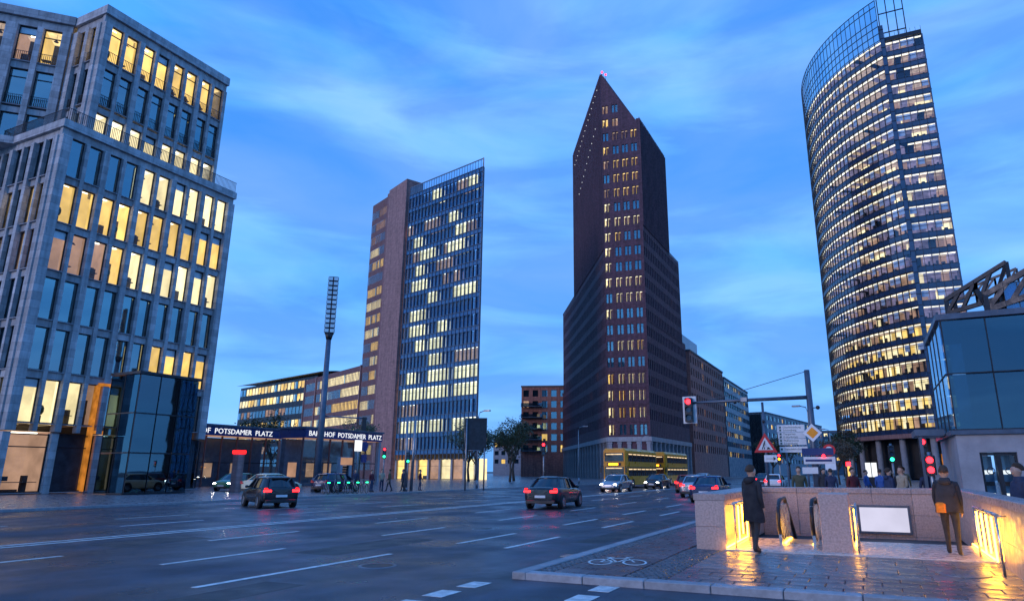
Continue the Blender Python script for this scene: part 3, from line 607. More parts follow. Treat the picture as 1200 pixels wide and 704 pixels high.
# amber lit portal over two storeys
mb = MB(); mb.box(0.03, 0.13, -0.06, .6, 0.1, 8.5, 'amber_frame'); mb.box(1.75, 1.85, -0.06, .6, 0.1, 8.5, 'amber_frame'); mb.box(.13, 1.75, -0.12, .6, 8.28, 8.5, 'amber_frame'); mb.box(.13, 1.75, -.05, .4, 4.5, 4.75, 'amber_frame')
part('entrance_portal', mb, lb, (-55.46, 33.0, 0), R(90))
# cornice, terrace slab and railing of the lower block
mb = MB(); mb.box(-56.0, -55.38, 26.88, 43.3, 28.33, 29.0, 'stone'); mb.box(-75, -56.01, 26.88, 27.5, 28.33, 29.0, 'stone'); part('cornice', mb, lb, (0, 0, 0))
mb = MB(); mb.box(-75, -56.0, 27.5, 43.2, 28.6, 28.96, 'roofing'); part('terrace', mb, lb, (0, 0, 0))
part('terrace_railing', railing_mesh(16.2, 1.1, 0.0), lb, (-55.55, 27.05, 29.0), R(90))
part('terrace_railing', railing_mesh(18.0, 1.1, 0.0), lb, (-73.7, 27.05, 29.0), 0)
mb = MB(); mb.box(-75, -59.4, 31.0, 43.15, 0, 28.5, 'core'); mb.box(-75, -56.2, 42.9, 43.2, 0, 28.5, 'stone'); mb.box(-75, -58.6, 27.9, 30.2, 0, .3, 'core'); part('core', mb, lb, (0, 0, 0))
# upper, set back storeys
winsU = []
for i in range(4): winsU += [(0.62 + 3.05 * i, 1.15), (0.62 + 3.05 * i + 1.45, 1.15)]
rowsU = [(40.45, 'wwwwwwww'), (36.15, '........'), (31.85, 'cccccccc')]
stone_facade(lb, -57.5, 29.5, R(90), 12.7, winsU, rowsU[:2], 3.55, 4.3, 2.75, True)
stone_facade(lb, -57.5, 29.5, R(90), 12.7, winsU, rowsU[2:], 2.75, 3.3, None, False)
winsS = [(0.75, 1.15), (2.35, 1.15)]
stone_facade(lb, -62.0, 29.5, 0, 3.996, winsS, [(40.45, 'ww'), (36.15, '..')], 3.55, 4.3, 2.75, True)
stone_facade(lb, -62.0, 29.5, 0, 3.996, winsS, [(31.85, '..')], 2.75, 3.3)
winsB = [(0.6, 1.5), (2.6, 1.5), (4.9, 1.5), (6.9, 1.5), (9.2, 1.5), (11.2, 1.5)]
CW = (-62.0, 29.3); dW = (math.sin(R(44.6)), math.cos(R(44.6))); winsB = [(.6, 1.45), (2.5, 1.45), (4.85, 1.45), (6.75, 1.45)]
WX, WY = CW[0] - dW[0] * 8.9, CW[1] - dW[1] * 8.9
stone_facade(lb, WX, WY, R(45.4), 8.85, winsB, [(40.45, '.ddw'), (36.15, '....')], 3.55, 4.3, 2.75, True)
stone_facade(lb, WX, WY, R(45.4), 8.85, winsB, [(31.85, '....')], 2.75, 3.3)
mb = MB(); mb.box(-.2, 9.0, -.12, .58, 41.25, 42.1, 'stone'); mb.box(0, 8.4, 3.0, 9, 28.9, 41.9, 'core'); mb.box(-.3, 9.0, -1.4, 3, 28.3, 28.95, 'stone'); mb.box(0, 7.9, .59, 8, 41.5, 41.95, 'roofing'); part('wing_body', mb, lb, (WX, WY, 0), R(45.4))
mb = MB(); mb.prism([(-65.2, 27.4), (-68.4, 24.0), (-75, 24), (-75, 27.4)], 0, 28.3, 'stone'); part('side_wall', mb, lb, (0, 0, 0))
mb = MB(); mb.box(-58.05, -57.38, 29.38, 42.3, 41.25, 42.1, 'stone'); mb.box(-62.0, -58.06, 29.38, 29.96, 41.25, 42.1, 'stone'); part('cornice', mb, lb, (0, 0, 0))
mb = MB(); mb.box(-75, -61.4, 33.4, 42.1, 28.9, 41.9, 'core'); mb.box(-75, -58.05, 41.9, 42.2, 28.9, 41.9, 'stone'); mb.box(-75, -58.06, 29.97, 42.1, 41.5, 41.95, 'roofing'); part('upper_core', mb, lb, (0, 0, 0))

# dark teal glass kiosk tower in front of it
gk = thing('glass_lift_tower', 'dark teal glass box tower before the grey stone office block', 'glass tower', (-47, 33.8, 0))
mb = MB(); mb.box(-50.2, -48.2, 31.6, 36.2, 0, 8.4, 'core'); part('core', mb, gk, (0, 0, 0))
for k in range(3):
    for i in range(3):
        b = cached('gkp', lambda: (lambda q: (q.box(.03, 1.57, 0, .04, .04, 2.78, 'pane_teal'), q.box(0, 1.6, -.03, .06, -.05, .035, 'frame_dark'), q.box(0, .03, -.03, .06, 0, 2.8, 'frame_dark'))and q.mesh('glass_panel'))(MB()))
        part('glass_panel', b, gk, (-47.95, 31.4 + i * 1.62, .08 + k * 2.84), R(90))
    for i in range(2): part('glass_panel', b, gk, (-51.2 + i * 1.62, 31.36, .08 + k * 2.84), 0)
mb = MB(); mb.box(-51.3, -47.85, 31.25, 36.4, 8.6, 8.8, 'frame_dark'); part('roof', mb, gk, (0, 0, 0))

# ================================================================== generic far facades
def grid_wall(b, W, z0, z1, wins, rows, mat, d0=0.0, d1=0.45):
    """solid wall with real openings: wins [(u0,u1)], rows [(zb,zt)]"""
    e = [0.0]
    for a, c in wins: e += [a, c]
    e.append(W)
    for i in range(0, len(e), 2):
        if e[i + 1] - e[i] > 1e-3: b.box(e[i], e[i + 1], d0, d1, z0, z1, mat)
    zs = [z0]
    for a, c in sorted(rows): zs += [a, c]
    zs.append(z1)
    for a, c in wins:
        for i in range(0, len(zs), 2):
            if zs[i + 1] - zs[i] > 1e-3: b.box(a + .002, c - .002, d0 + min(.03, (d1 - d0) * .4), d1, zs[i], zs[i + 1], mat)
def win_unit(w, h, code, depth=0.25, transom=None, d=1.6):
    """far window: frame, pane and the room behind it"""
    b = MB(); t = .05 if depth > 0 else .03; ft = .06 if depth > 0 else .014; fm = "frame_dark" if depth > 0 else "furn"
    b.box(0, t, depth, depth + ft, 0, h, fm); b.box(w - t, w, depth, depth + ft, 0, h, fm); b.box(t, w - t, depth, depth + ft, h - t, h, fm)
    if transom: b.box(t, w - t, depth, depth + ft, transom, transom + t, fm)
    pm = 'pane_dark' if code == '.' else 'pane'
    b.face([(t, depth + ft * .5, 0), (w - t, depth + ft * .5, 0), (w - t, depth + ft * .5, h), (t, depth + ft * .5, h)], pm)
    if code == '.':
        b.face([(0, depth + .3, 0), (w, depth + .3, 0), (w, depth + .3, h), (0, depth + .3, h)], 'dark_room')
    else:
        wl, cl = KW[code]; y1 = depth + d
        b.face([(0, y1, -.1), (w, y1, -.1), (w, y1, h), (0, y1, h)], wl); b.face([(0, depth + .1, h + .02), (w, depth + .1, h + .02), (w, y1, h + .02), (0, y1, h + .02)], cl)
        b.face([(0, depth + .1, 0), (0, y1, 0), (0, y1, h), (0, depth + .1, h)], wl); b.face([(w, depth + .1, 0), (w, y1, 0), (w, y1, h), (w, depth + .1, h)], wl)
        if random.random() < .6: x = random.uniform(0, w * .5); b.box(x, x + w * .45, depth + .5, depth + .7, 0, random.uniform(.5, .9), 'furn')
    return b
def unit_mesh(w, h, code, k, **kw):
    key = ('u', w, h, code, k)
    if key not in _cache:
        b = win_unit(w, h, code, **kw); _cache[key] = (b, b.mesh('window'))
    return _cache[key]
class Budget:
    def __init__(s, n): s.n = n; s.stuff = MB()
    def put(s, t, bm, x, y, z, rz, single=True, name='window'):
        if single and s.n > 0: s.n -= 1; part(name, bm[1], t, (x, y, z), rz)
        else: s.stuff.add(bm[0], TR(x - t.location.x, y - t.location.y, z - t.location.z, rz))
    def close(s, t, name='further_windows'):
        if s.stuff.v: ob(name, s.stuff, t, kind='stuff')
def rot_of(p, q): return math.atan2(q[1] - p[1], q[0] - p[0])
def dist(p, q): return math.hypot(q[0] - p[0], q[1] - p[1])

# ================================================================== slender tower with glass prow and terracotta flank
pt = thing('slender_tower', 'slender office tower with lit terracotta flank and sharp blue glass prow', 'tower', (-95, 128, 0))
L0, N0, M0, P0 = (-114.4, 131.7), (-106.6, 128.2), (-95.6, 123.1), (-70.9, 116.8)
ZT, FH = 71.2, 3.6
bud = Budget(300)
# left flank: narrow windows between terracotta bars
rz = rot_of(L0, N0); W_ = dist(L0, N0); nb = 15; bw = W_ / nb; nf = 19
wall = MB()
zf = [ZT - 2.0 - FH * (k + 1) for k in range(nf)]
rows = [(z + 1.15, z + 3.3) for z in zf]
wl2 = [(i * bw + .14, (i + 1) * bw - .14) for i in range(nb)]
grid_wall(wall, W_, 0, ZT, wl2, rows, 'terracotta_dark', -0.015, 0.03)
part('flank_wall', wall, pt, (*L0, 0), rz)
litp = {0: (.5, 1, 'd'), 1: (.3, 1, 'd'), 2: (.0, .6, 'd'), 3: (0, .6, 'c'), 4: (.2, 1, 'w'), 6: (0, 1, 'w'), 7: (0, 1, 'c'), 8: (0, 1, 'w'), 9: (0, .85, 'c'), 10: (.5, 1, 'w'), 11: (.45, 1, 'c'), 12: (.45, 1, 'w'), 13: (.5, 1, 'c'), 14: (0, .5, 'c'), 15: (.8, 1, 'c'), 16: (.1, 1, 'c'), 17: (.3, .9, 'w')}
for k, (zb, zt) in enumerate(rows):
    a, c, cd = litp.get(k, (2, 2, '.'))
    for i in range(nb):
        f = (i + .5) / nb; code = cd if a <= f <= c and random.random() < .93 else '.'
        bm = unit_mesh(round(bw - .28, 3), round(zt - zb, 3), code, random.randrange(3), depth=.0, transom=1.75)
        u = wl2[i][0]
        bud.put(pt, bm, L0[0] + u * math.cos(rz), L0[1] + u * math.sin(rz), zb, rz, single=(code != '.'))
# solid terracotta corner pier between flank and glass
rz2 = rot_of(N0, M0); wpier = dist(N0, M0) * 0.93
mb = MB(); mb.box(0.0, wpier * .16, -0.15, 3, 0, ZT + .6, 'terracotta_dark'); mb.box(wpier * .16, wpier, -0.6, 4, 0, ZT + .9, 'terracotta'); part('terracotta_pier', mb, pt, (*N0, 0), rz2)
# glass face
rz3 = rot_of(M0, P0); W3 = dist(M0, P0); nb3 = 21; bw3 = W3 / nb3; ZG = 69.6; nfg = 18
gw = MB()
for k in range(nfg + 1):
    z = ZG - 3.2 - FH * k
    if z > 3: gw.box(0, W3, -.05, .3, z, z + .95, 'spandrel_blue'); gw.box(0, W3, -.22, -.06, z + .9, z + 1.0, 'metal_blue')
for i in range(nb3 + 1): gw.box(i * bw3 - .05, i * bw3 + .05, -.18, .28, 4, ZG - 2.2, 'metal_blue')
part('glass_frame', gw, pt, (*M0, 0), rz3)
gp = MB()
for i in range(7): gp.box(i * 3 * bw3 + .04, (i + 1) * 3 * bw3 - .04, -.14, -.12, 0, 0, 'pane_blue') if False else None
patt = ['.......cc.....dddcc..', '.....................', 'd....dddd...cc.......', '..cc..........cccdd..', '..ddcccc...dcccc.....', '...cc....dddd........', '..cccc.....d..d......', '.......cc.....cccccc.', '..cccc...............', '..cccc....cc.........', '....cc..ccc..........', '........ccc....dddddd', '..cc....ccccc..cccccc', '.cccccc.ccccc..cccccc', '.d.dd................', '.cccccc..ccc...cccccc', '.d.d.................', '.cccccc..cc....ccc...']
for k in range(nfg):
    z = ZG - 3.2 - FH * (k + 1) + 1.0; h = FH - 1.02
    if z < 4: continue
    for i in range(nb3):
        code = patt[k][i]
        dp = round(min(2.2, (nb3 - 1 - i) * 1.1 + .3), 2); key = ('gl', code, random.randrange(3), dp)
        if key not in _cache:
            b = MB(); w = bw3 - .1
            b.face([(.02, .1, 0), (w - .02, .1, 0), (w - .02, .1, h), (.02, .1, h)], 'pane_blue'); b.box(0, w, .05, .14, h * .62, h * .62 + .05, 'metal_blue')
            if code == '.': b.face([(0, min(.6, dp), 0), (w, min(.6, dp), 0), (w, min(.6, dp), h), (0, min(.6, dp), h)], 'spandrel_blue')
            else:
                b.face([(0, dp, -.1), (w, dp, -.1), (w, dp, h), (0, dp, h)], KW[code][0]); b.face([(0, .2, h), (w, .2, h), (w, dp, h), (0, dp, h)], KW[code][1])
                b.face([(0, .2, 0), (0, dp, 0), (0, dp, h), (0, .2, h)], KW[code][0]); b.face([(w, .2, 0), (w, dp, 0), (w, dp, h), (w, .2, h)], KW[code][0])
                b.box(w * .2, w * .8, .18, .28, h - .12, h - .06, 'tube')
                if dp > 1 and random.random() < .7: x = random.uniform(0, w * .6); b.box(x, x + .4, .7, 1, 0, random.uniform(.6, 1.3), 'furn')
            _cache[key] = (b, b.mesh('window'))
        u = i * bw3 + .05
        bud.put(pt, _cache[key], M0[0] + u * math.cos(rz3), M0[1] + u * math.sin(rz3), z, rz3, single=(code != '.'))
bud.close(pt)
mb = MB(); mb.face([(P0[0], P0[1], 0), (P0[0] - 4.2, P0[1] + 5.6, 0), (P0[0] - 4.2, P0[1] + 5.6, ZG - 2.2), (P0[0], P0[1], ZG - 2.2)], 'spandrel_blue'); mb.box(P0[0] - .15, P0[0] + .05, P0[1] - .1, P0[1] + .1, 0, ZG, 'metal_blue'); part('prow_edge', mb, pt, (0, 0, 0))
# roof screen above the glass
sc = MB(); sc.box(0, W3, 0, .12, ZG - .25, ZG, 'metal_blue'); sc.box(0, W3, 0, .12, ZG - 2.3, ZG - 2.1, 'metal_blue')
for i in range(30): sc.box(i * W3 / 29 - .04, i * W3 / 29 + .04, .02, .1, ZG - 2.1, ZG - .25, 'metal_blue')
sc.face([(0, .06, ZG - 2.1), (W3, .06, ZG - 2.1), (W3, .06, ZG - .25), (0, .06, ZG - .25)], 'pane_blue')
part('roof_screen', sc, pt, (*M0, 0), rz3)
# lit ground floor and body
gf = MB(); gf.box(-.25, .25, .2, .8, 0, 4.2, 'stone_smooth'); gf = gf.mesh('ground_column')
for i in range(8): part('ground_column', gf, pt, (M0[0] + i * W3 / 7 * math.cos(rz3), M0[1] + i * W3 / 7 * math.sin(rz3), 0), rz3)
for i in range(7):
    bm = unit_mesh(round(W3 / 7 - .5, 3), 4.0, 'w' if i in (0, 2) else ('d' if i % 2 else 'c'), 9, depth=.5, transom=2.6, d=3)
    u = i * W3 / 7 + .25; part('shop_window', bm[1], pt, (M0[0] + u * math.cos(rz3), M0[1] + u * math.sin(rz3), .1), rz3)
back = (-104, 176)
mb = MB(); inset = lambda p, a: (p[0] + a[0], p[1] + a[1])
mb.prism([(-113.0, 134.4), (-105.6, 131.0), (-94.7, 126.2), (-76.0, 121.4), (-88, 136), (-112, 150)], 0.0, ZG - 2.2, 'core'); part('core', mb, pt, (0, 0, 0))
mb = MB(); mb.prism([L0, (-106.3, 128.4), (-104, 140), (-116, 146)], ZT - 1.9, ZT - 1.5, 'roofing'); part('roof', mb, pt, (0, 0, 0))

# lower wing of the tower, stepping down to the left
wg = thing('terracotta_wing', 'low terracotta office wing with long lit window rows left of the slender tower', 'building', (-132, 140, 0))
Wq = (-149.3, 147.7); rz = rot_of(Wq, L0); Wl = dist(Wq, L0) - .05; nb = 44; bw = Wl / nb
wall = MB(); rows = [(27.6 - 1.2 - 3.6 * k - 2.2, 27.6 - 1.2 - 3.6 * k) for k in range(7)]
ww = [(i * bw + .15, (i + 1) * bw - .15) for i in range(nb)]
grid_wall(wall, Wl, 0, 27.8, ww, rows, 'terracotta_dark', -0.015, 0.03); 
for x in (0, Wl * .22, Wl - .6): wall.box(x, x + .6, -.2, .44, 0, 27.9, 'terracotta')
part('wall', wall, wg, (*Wq, 0), rz)
bud = Budget(300)
pw = ['.........dd..cc.cccccccccccccccc.cccccccccc.', '..............cc..cc..........ccccccccccccc..', '..........ccc...........wwwwwwwwwwwwwwwwwwww.', '.ccccccc..ccc..cccccccccccccccccccccccccccc.', '...........cc..cc..cccccccccccc...cccccccccc', '.cccccc..ccccccc.ccccccc..cccccccccc..cccccc', '.........cc...........cc.........cc.........']
for k, (zb, zt) in enumerate(rows):
    for i in range(nb):
        code = pw[k][i]
        bm = unit_mesh(round(bw - .30, 3), 2.2, code, random.randrange(3), depth=.0, transom=1.6)
        u = ww[i][0]; bud.put(wg, bm, Wq[0] + u * math.cos(rz), Wq[1] + u * math.sin(rz), zb, rz, single=(code != '.'))
bud.close(wg)
mb = MB(); mb.prism([(Wl * 0, 2.0), (Wl, 2.0), (Wl, 16), (0, 16)], 0, 27.5, 'core'); part('core', mb, wg, (*Wq, 0), rz)

# dark office block with glass roof behind the wing
db = thing('dark_office_block', 'dark office block with curved glass roof behind the terracotta wing', 'building', (-165, 160, 0))
p0, p1 = (-200, 168), (-150.6, 154); rz = rot_of(p0, p1); Wd = dist(p0, p1)
wall = MB(); rows = [(29.4 - 4 * k - 2.2, 29.4 - 4 * k) for k in range(7)]; ww = [(i * 2.2 + .2, i * 2.2 + 2.0) for i in range(int(Wd / 2.2))]
grid_wall(wall, Wd, 0, 30.2, ww, rows, 'frame_dark', -.015, .03); part('wall', wall, db, (*p0, 0), rz)
bud = Budget(140)
for k, (zb, zt) in enumerate(rows):
    for i in range(len(ww)):
        code = random.choice('cwcw.') if (k in (0, 1, 3, 4)) else random.choice('..d')
        bm = unit_mesh(1.8, 2.2, code, random.randrange(3), depth=.0)
        u = ww[i][0]; bud.put(db, bm, p0[0] + u * math.cos(rz), p0[1] + u * math.sin(rz), zb, rz, single=(code != '.'))
bud.close(db)
mb = MB(); mb.box(0, Wd, 2, 20, 0, 29.8, 'core'); part('core', mb, db, (*p0, 0), rz)
mb = MB(); rr_ = [[(x, -1.5 + 20 * k / 8, 30.6 + 1.2 * math.sin(math.pi * min(1, k / 8 + .08))) for k in range(9)] for x in (-1, Wd + 4)]
mb.loft(rr_, 'metal_blue', cap=False, closed=False); part('glass_roof', mb, db, (*p0, 0), rz)

# ================================================================== pointed dark brick tower
kt = thing('brick_tower', 'dark clinker brick high-rise with a pointed stepped top and paired windows', 'tower', (-50, 160, 0))
Fr, Fl = (-42.56, 143.0), (-51.97, 141.9)
dl = (-math.sin(R(32)), math.cos(R(32)))
rzF = rot_of(Fl, Fr); WF = dist(Fl, Fr); KP = 3.78
cols = [0.90, 3.42, 5.72, 8.02]; cw = []
for c in cols: cw += [(c - .74, c - .12), (c + .12, c + .74)]
rowz = [82.4 - KP * i for i in range(20)]                    # window centres
rws = [(z - 1.1, z + 1.1) for z in rowz]
wall = MB(); grid_wall(wall, WF, 6.0, 84.4, cw, rws, 'brick_dark')
up = [(90.0 - 1.1, 91.1), (86.2 - 1.1, 87.3)]
b2 = MB(); grid_wall(b2, 5.0, 84.4, 91.4, cw[:4], up, 'brick_dark'); wall.add(b2, Matrix.Identity(4))
b3 = MB()                                                     # stepped gable
n = 14
for i in range(n):
    u0, u1 = 5.0 * i / n, 5.0 * (i + 1) / n; zt = 100.3 - 1.80 * u0; b3.box(u0, u1, 0.0, .9, 91.4, max(91.5, zt), 'brick_dark')
for i in range(11):
    u0, u1 = 5.0 + 3.7 * i / 11, 5.0 + 3.7 * (i + 1) / 11; b3.box(u0, u1, 0.0, .9, 84.4, max(84.6, 91.4 - 1.62 * (u0 - 5.0)), 'brick_dark')
b3.box(8.7, WF, 0.0, .9, 84.4, 86.2, 'brick_dark')
wall.add(b3, Matrix.Identity(4))
for z in [rowz[-1] + 1.9 + KP * j for j in range(4)]: wall.box(0, WF, -.10, -.003, z - .25, z, 'brick_dark')
part('front_wall', wall, kt, (*Fl, 0), rzF)
codesK = ['d.', 'wd', '.ddw', 'w...', 'dwww', '.www', 'dwww', 'c...', 'cccc', 'cw..', 'c...', 'c...', 'cccc', '.ccc', 'c...', '....', '.ccw', '....', 'wccc', 'cwcc', 'cwwc', 'c...']
def kol(code, u, zc):
    for j in (0, 1):
        bm = unit_mesh(.62, 2.2, code, random.randrange(4), depth=.22, transom=1.55)
        uu = u[j][0]; part('window', bm[1], kt, (Fl[0] + uu * math.cos(rzF), Fl[1] + uu * math.sin(rzF), zc - 1.1), rzF)
for r in range(22):
    zc = 90.0 - (90 - 86.2) * r if r < 2 else rowz[r - 2]
    cd = codesK[r]
    for i in range(len(cd)): kol(cd[i], cw[2 * i:2 * i + 2], zc)
# flanks: ribbed faces of falling height; face frame origin at its left end
bud = Budget(90)
def ribbed(name, p, q, z0, z1, pitch=1.45, rib=.62, fl=KP, litp=0.03, top=1.2, ribs=False):
    rz = rot_of(p, q); W = dist(p, q); n = max(1, int(W / pitch)); pw_ = W / n
    b = MB(); ww = [(i * pw_ + rib / 2, (i + 1) * pw_ - rib / 2) for i in range(n)]
    rws = []; z = z1 - top
    while z - 2.3 > z0: rws.append((z - 2.3, z)); z -= fl
    grid_wall(b, W, z0, z1, ww, rws, 'brick_dark', 0.0, .3)
    if ribs:
        for i in range(n + 1): b.box(max(0, i * pw_ - .17), min(W, i * pw_ + .17), -.22, -.003, z0, z1, 'brick_dark')
    m = int(W / .72)
    for i in range(m): b.box(i * W / m, i * W / m + .3, -.08, 0.01, z1 - .01, z1 + .5, 'brick_dark')      # crenellated parapet
    part(name, b, kt, (*p, 0), rz)
    for zb, zt in rws:
        for i in range(n):
            code = random.choice('wcd') if random.random() < litp else '.'
            bm = unit_mesh(round(pw_ - rib, 3), 2.3, code, random.randrange(2), depth=.2)
            u = ww[i][0]; bud.put(kt, bm, p[0] + u * math.cos(rz), p[1] + u * math.sin(rz), zb, rz, single=(code != '.'))
def onL(k): return (Fl[0] + dl[0] * k, Fl[1] + dl[1] * k)
ribbed('left_flank_wall', onL(45), Fl, 53.0, 100.2, 1.05, .52, litp=0, ribs=True)
ribbed('left_flank_wall', onL(70), onL(0), 26.4, 53.0, litp=.01)
ribbed('left_flank_wall', onL(107), onL(0), 9.0, 26.3, litp=.02)
ribbed('right_flank_wall', Fr, (Fr[0], 166.3), 58.1, 86.0, 1.05, .52, litp=.0, ribs=True)
ribbed('right_flank_wall', Fr, (Fr[0], 176.4), 35.2, 58.0, litp=.02)
ribbed('right_flank_wall', Fr, (Fr[0], 179.6), 9.0, 35.1, litp=.02)
bud.close(kt)
# bodies behind the faces
def body(poly, z0, z1):
    b = MB(); b.prism(poly, z0, z1, 'brick_dark'); return b
e = .9
part('tower_body', body([(Fl[0] + .55, Fl[1] + .95), (Fr[0] - .6, Fr[1] + .8), (Fr[0] - .6, 166.2), (-58, 172), (onL(44)[0] + .6, onL(44)[1] + .3)], 5, 85.5), kt, (0, 0, 0))
part('crown_body', body([(Fl[0] + .5, Fl[1] + .95), (Fl[0] + 1.4, 172), (onL(44.8)[0] + .6, onL(44.8)[1] + .4)], 84, 100.1), kt, (0, 0, 0))
part('shoulder_body', body([(Fr[0] - .6, 150), (Fr[0] - .6, 176.3), (-70, 190), (-60, 165)], 5, 57.6), kt, (0, 0, 0))
part('shoulder_body', body([(Fr[0] - .6, 150), (Fr[0] - .6, 179.5), (-60, 215), (-86.5, 198.5), (-62, 160)], 5, 34.8), kt, (0, 0, 0))
part('shoulder_body', body([(-53, 145), (-52, 175), (-75, 200), (onL(69.5)[0] + .6, onL(69.5)[1] + .3)], 5, 52.6), kt, (0, 0, 0))
part('base_body', body([(-53, 146), (-46, 146), (-46, 178), (-80, 236), (onL(106.5)[0] + .7, onL(106.5)[1] + .3)], 5, 26.0), kt, (0, 0, 0))
# base: cornice and arcade columns with glazed shops
for (p, q, nm) in ((onL(107), Fl, 26), (Fl, Fr, 4), (Fr, (Fr[0], 179.6), 10)):
    rz = rot_of(p, q); W = dist(p, q)
    b = MB(); b.box(-.3, W + .3, -.35, .6, 8.0, 9.0, 'stone_smooth'); part('cornice', b, kt, (*p, 0), rz)
    cm_ = cached('kcol', lambda: (lambda q_: (q_.box(-.4, .4, -.2, .6, 0, 7.99, 'stone_smooth'), q_.box(-.5, .5, -.28, .68, 7.5, 7.9, 'stone_smooth'), 1) and q_.mesh('column'))(MB()))
    for i in range(nm + 1):
        u = .45 + (W - .9) * i / nm; part('column', cm_, kt, (p[0] + u * math.cos(rz), p[1] + u * math.sin(rz), 0), rz)
    b = MB(); b.box(0, W, 1.6, 1.8, 0, 7.9, 'pane_teal'); b.box(0, W, 3.0, 3.2, 0, 8, 'core')
    for i in range(nm):
        if random.random() < .3: u = (i + .2) * W / nm; b.face([(u, 2.6, .3), (u + W / nm * .6, 2.6, .3), (u + W / nm * .6, 2.6, 3.4), (u, 2.6, 3.4)], 'wall_warm')
    part('shop_glazing', b, kt, (*p, 0), rz)
mb = MB()
for (x, y, z) in ((Fl[0] + .3, Fl[1] + .4, 100.4), (Fl[0] + 1.2, Fl[1] + .6, 99.6)): mb.tube([(x, y, z - 1.6), (x, y, z + .6)], .05, 6, 'frame_dark'); mb.sph((x, y, z + .7), (.22, .22, .25), 8, 6, 'sig_red')
part('aircraft_warning_lights', mb, kt, (0, 0, 0))
rl = MB(); rl.sph((0, 0, 0), (.10, .10, .10), 6, 4, 'white_lit'); rl = rl.mesh('roof_light')
for i in range(15):
    k_ = 3 + 2.6 * i; x, y = onL(k_); part('roof_light', rl, kt, (x - .35, y - .3, 97.5 - .25 * i))
    if i < 11: x, y = onL(k_ + 3); part('roof_light', rl, kt, (x - .35, y - .3, 88.0 - .7 * i))

# ================================================================== curved glass tower on the right
bt = thing('curved_glass_tower', 'tall curved glass office tower with bright ceiling lights on every floor', 'tower', (16, 165, 0))
CX, CY, RR = 38.6, 186.5, 45.0
BF = 3.62; NF = 24; ZB = 9.0
a0 = math.atan2(150.0 - CY, 12.4 - CX)          # seam
BW = 1.45; da = BW / RR; NA = 36
bud = Budget(300)
def bahn_unit(code, k):
    key = ('bu', code, k)
    if key in _cache: return _cache[key]
    b = MB(); w = BW; h = BF
    b.box(0, w, .0, .25, 0, 1.0, 'spandrel'); b.box(-.035, .035, -.05, .2, 0, h, 'frame_dark'); b.box(.04, w - .04, -.07, .0, .94, 1.02, 'frame_dark')
    b.face([(.04, .1, 1.02), (w - .04, .1, 1.02), (w - .04, .1, h), (.04, .1, h)], 'pane_bahn')
    b.box(.0, w, .05, .16, h * .70, h * .70 + .06, 'frame_dark')
    y1 = 3.4
    b.box(0, w, .25, y1, h - .14, h - .02, 'core'); b.box(.0, w, .25, y1, .5, .56, 'furn')
    if code == '.':
        b.face([(0, y1, .6), (w, y1, .6), (w, y1, h - .14), (0, y1, h - .14)], 'dark_room')
        if k: b.box(.12, w - .12, .2, .62, h - .42, h - .30, 'bahn_tube')
    else:
        wl, cl = KW[code]
        b.face([(0, y1, .6), (w, y1, .6), (w, y1, h - .14), (0, y1, h - .14)], wl)
        b.face([(.0, .3, h - .15), (w, .3, h - .15), (w, y1, h - .15), (.0, y1, h - .15)], cl if code == 'v' else KW['d'][1])
        b.box(.12, w - .12, .2, .62, h - .42, h - .30, 'bahn_tube')
        if k == 1: b.box(.3, .9, 1.4, 2.0, .6, 1.9, 'furn')
        if k == 2: b.box(.0, .5, .5, .9, .6, 1.4, 'furn'); b.box(.8, 1.2, 2, 2.4, .6, 2.4, 'furn')
        if k == 3: b.box(.1, w - .1, .3, .33, h * .5, h - .3, 'white')
    _cache[key] = (b, b.mesh('window')); return _cache[key]
cand = []
rb = random.Random(11)
def code_for(fl, i):
    low = fl < 6
    r = rb.random(); thr = .86 if low else .80
    # clusters of lit rooms
    c = math.sin(i * .9 + fl * 2.3) * .25 + math.sin(i * .37 - fl * 1.1) * .2
    if not low and r + c < .18: return rb.choice('cd'), rb.randrange(4)
    if not low and r + c < .95: return rb.choice('vvvd'), rb.randrange(4)
    if r + c < thr: return rb.choice('ccwwd'), rb.randrange(4)
    if r + c < 1.1: return 'd', rb.randrange(4)
    return '.', (1 if rb.random() < .8 else 0)
for fl in range(NF):
    z = ZB + fl * BF
    for i in range(NA):
        a = a0 - (i + 1) * da                       # going left from the seam
        x, y = CX + RR * math.cos(a), CY + RR * math.sin(a)
        x2, y2 = CX + RR * math.cos(a + da), CY + RR * math.sin(a + da)
        cand.append((fl, i, x, y, z, rot_of((x, y), (x2, y2))))
    for i in range(5):
        cand.append((fl, i + 50, 13.4 + i * 1.45, 150.9, z, 0.0)) if fl < NF - 0 else None
# the visible front bays of the lower, nearest floors are single pieces; the rest joins one part
cand.sort(key=lambda c: (c[0], c[1] if c[1] < 50 else c[1] - 50))
for (fl, i, x, y, z, rz) in cand:
    cd, k = code_for(fl, i); bud.put(bt, bahn_unit(cd, k), x, y, z, rz, single=(i < 12 or i >= 50))
bud.close(bt)
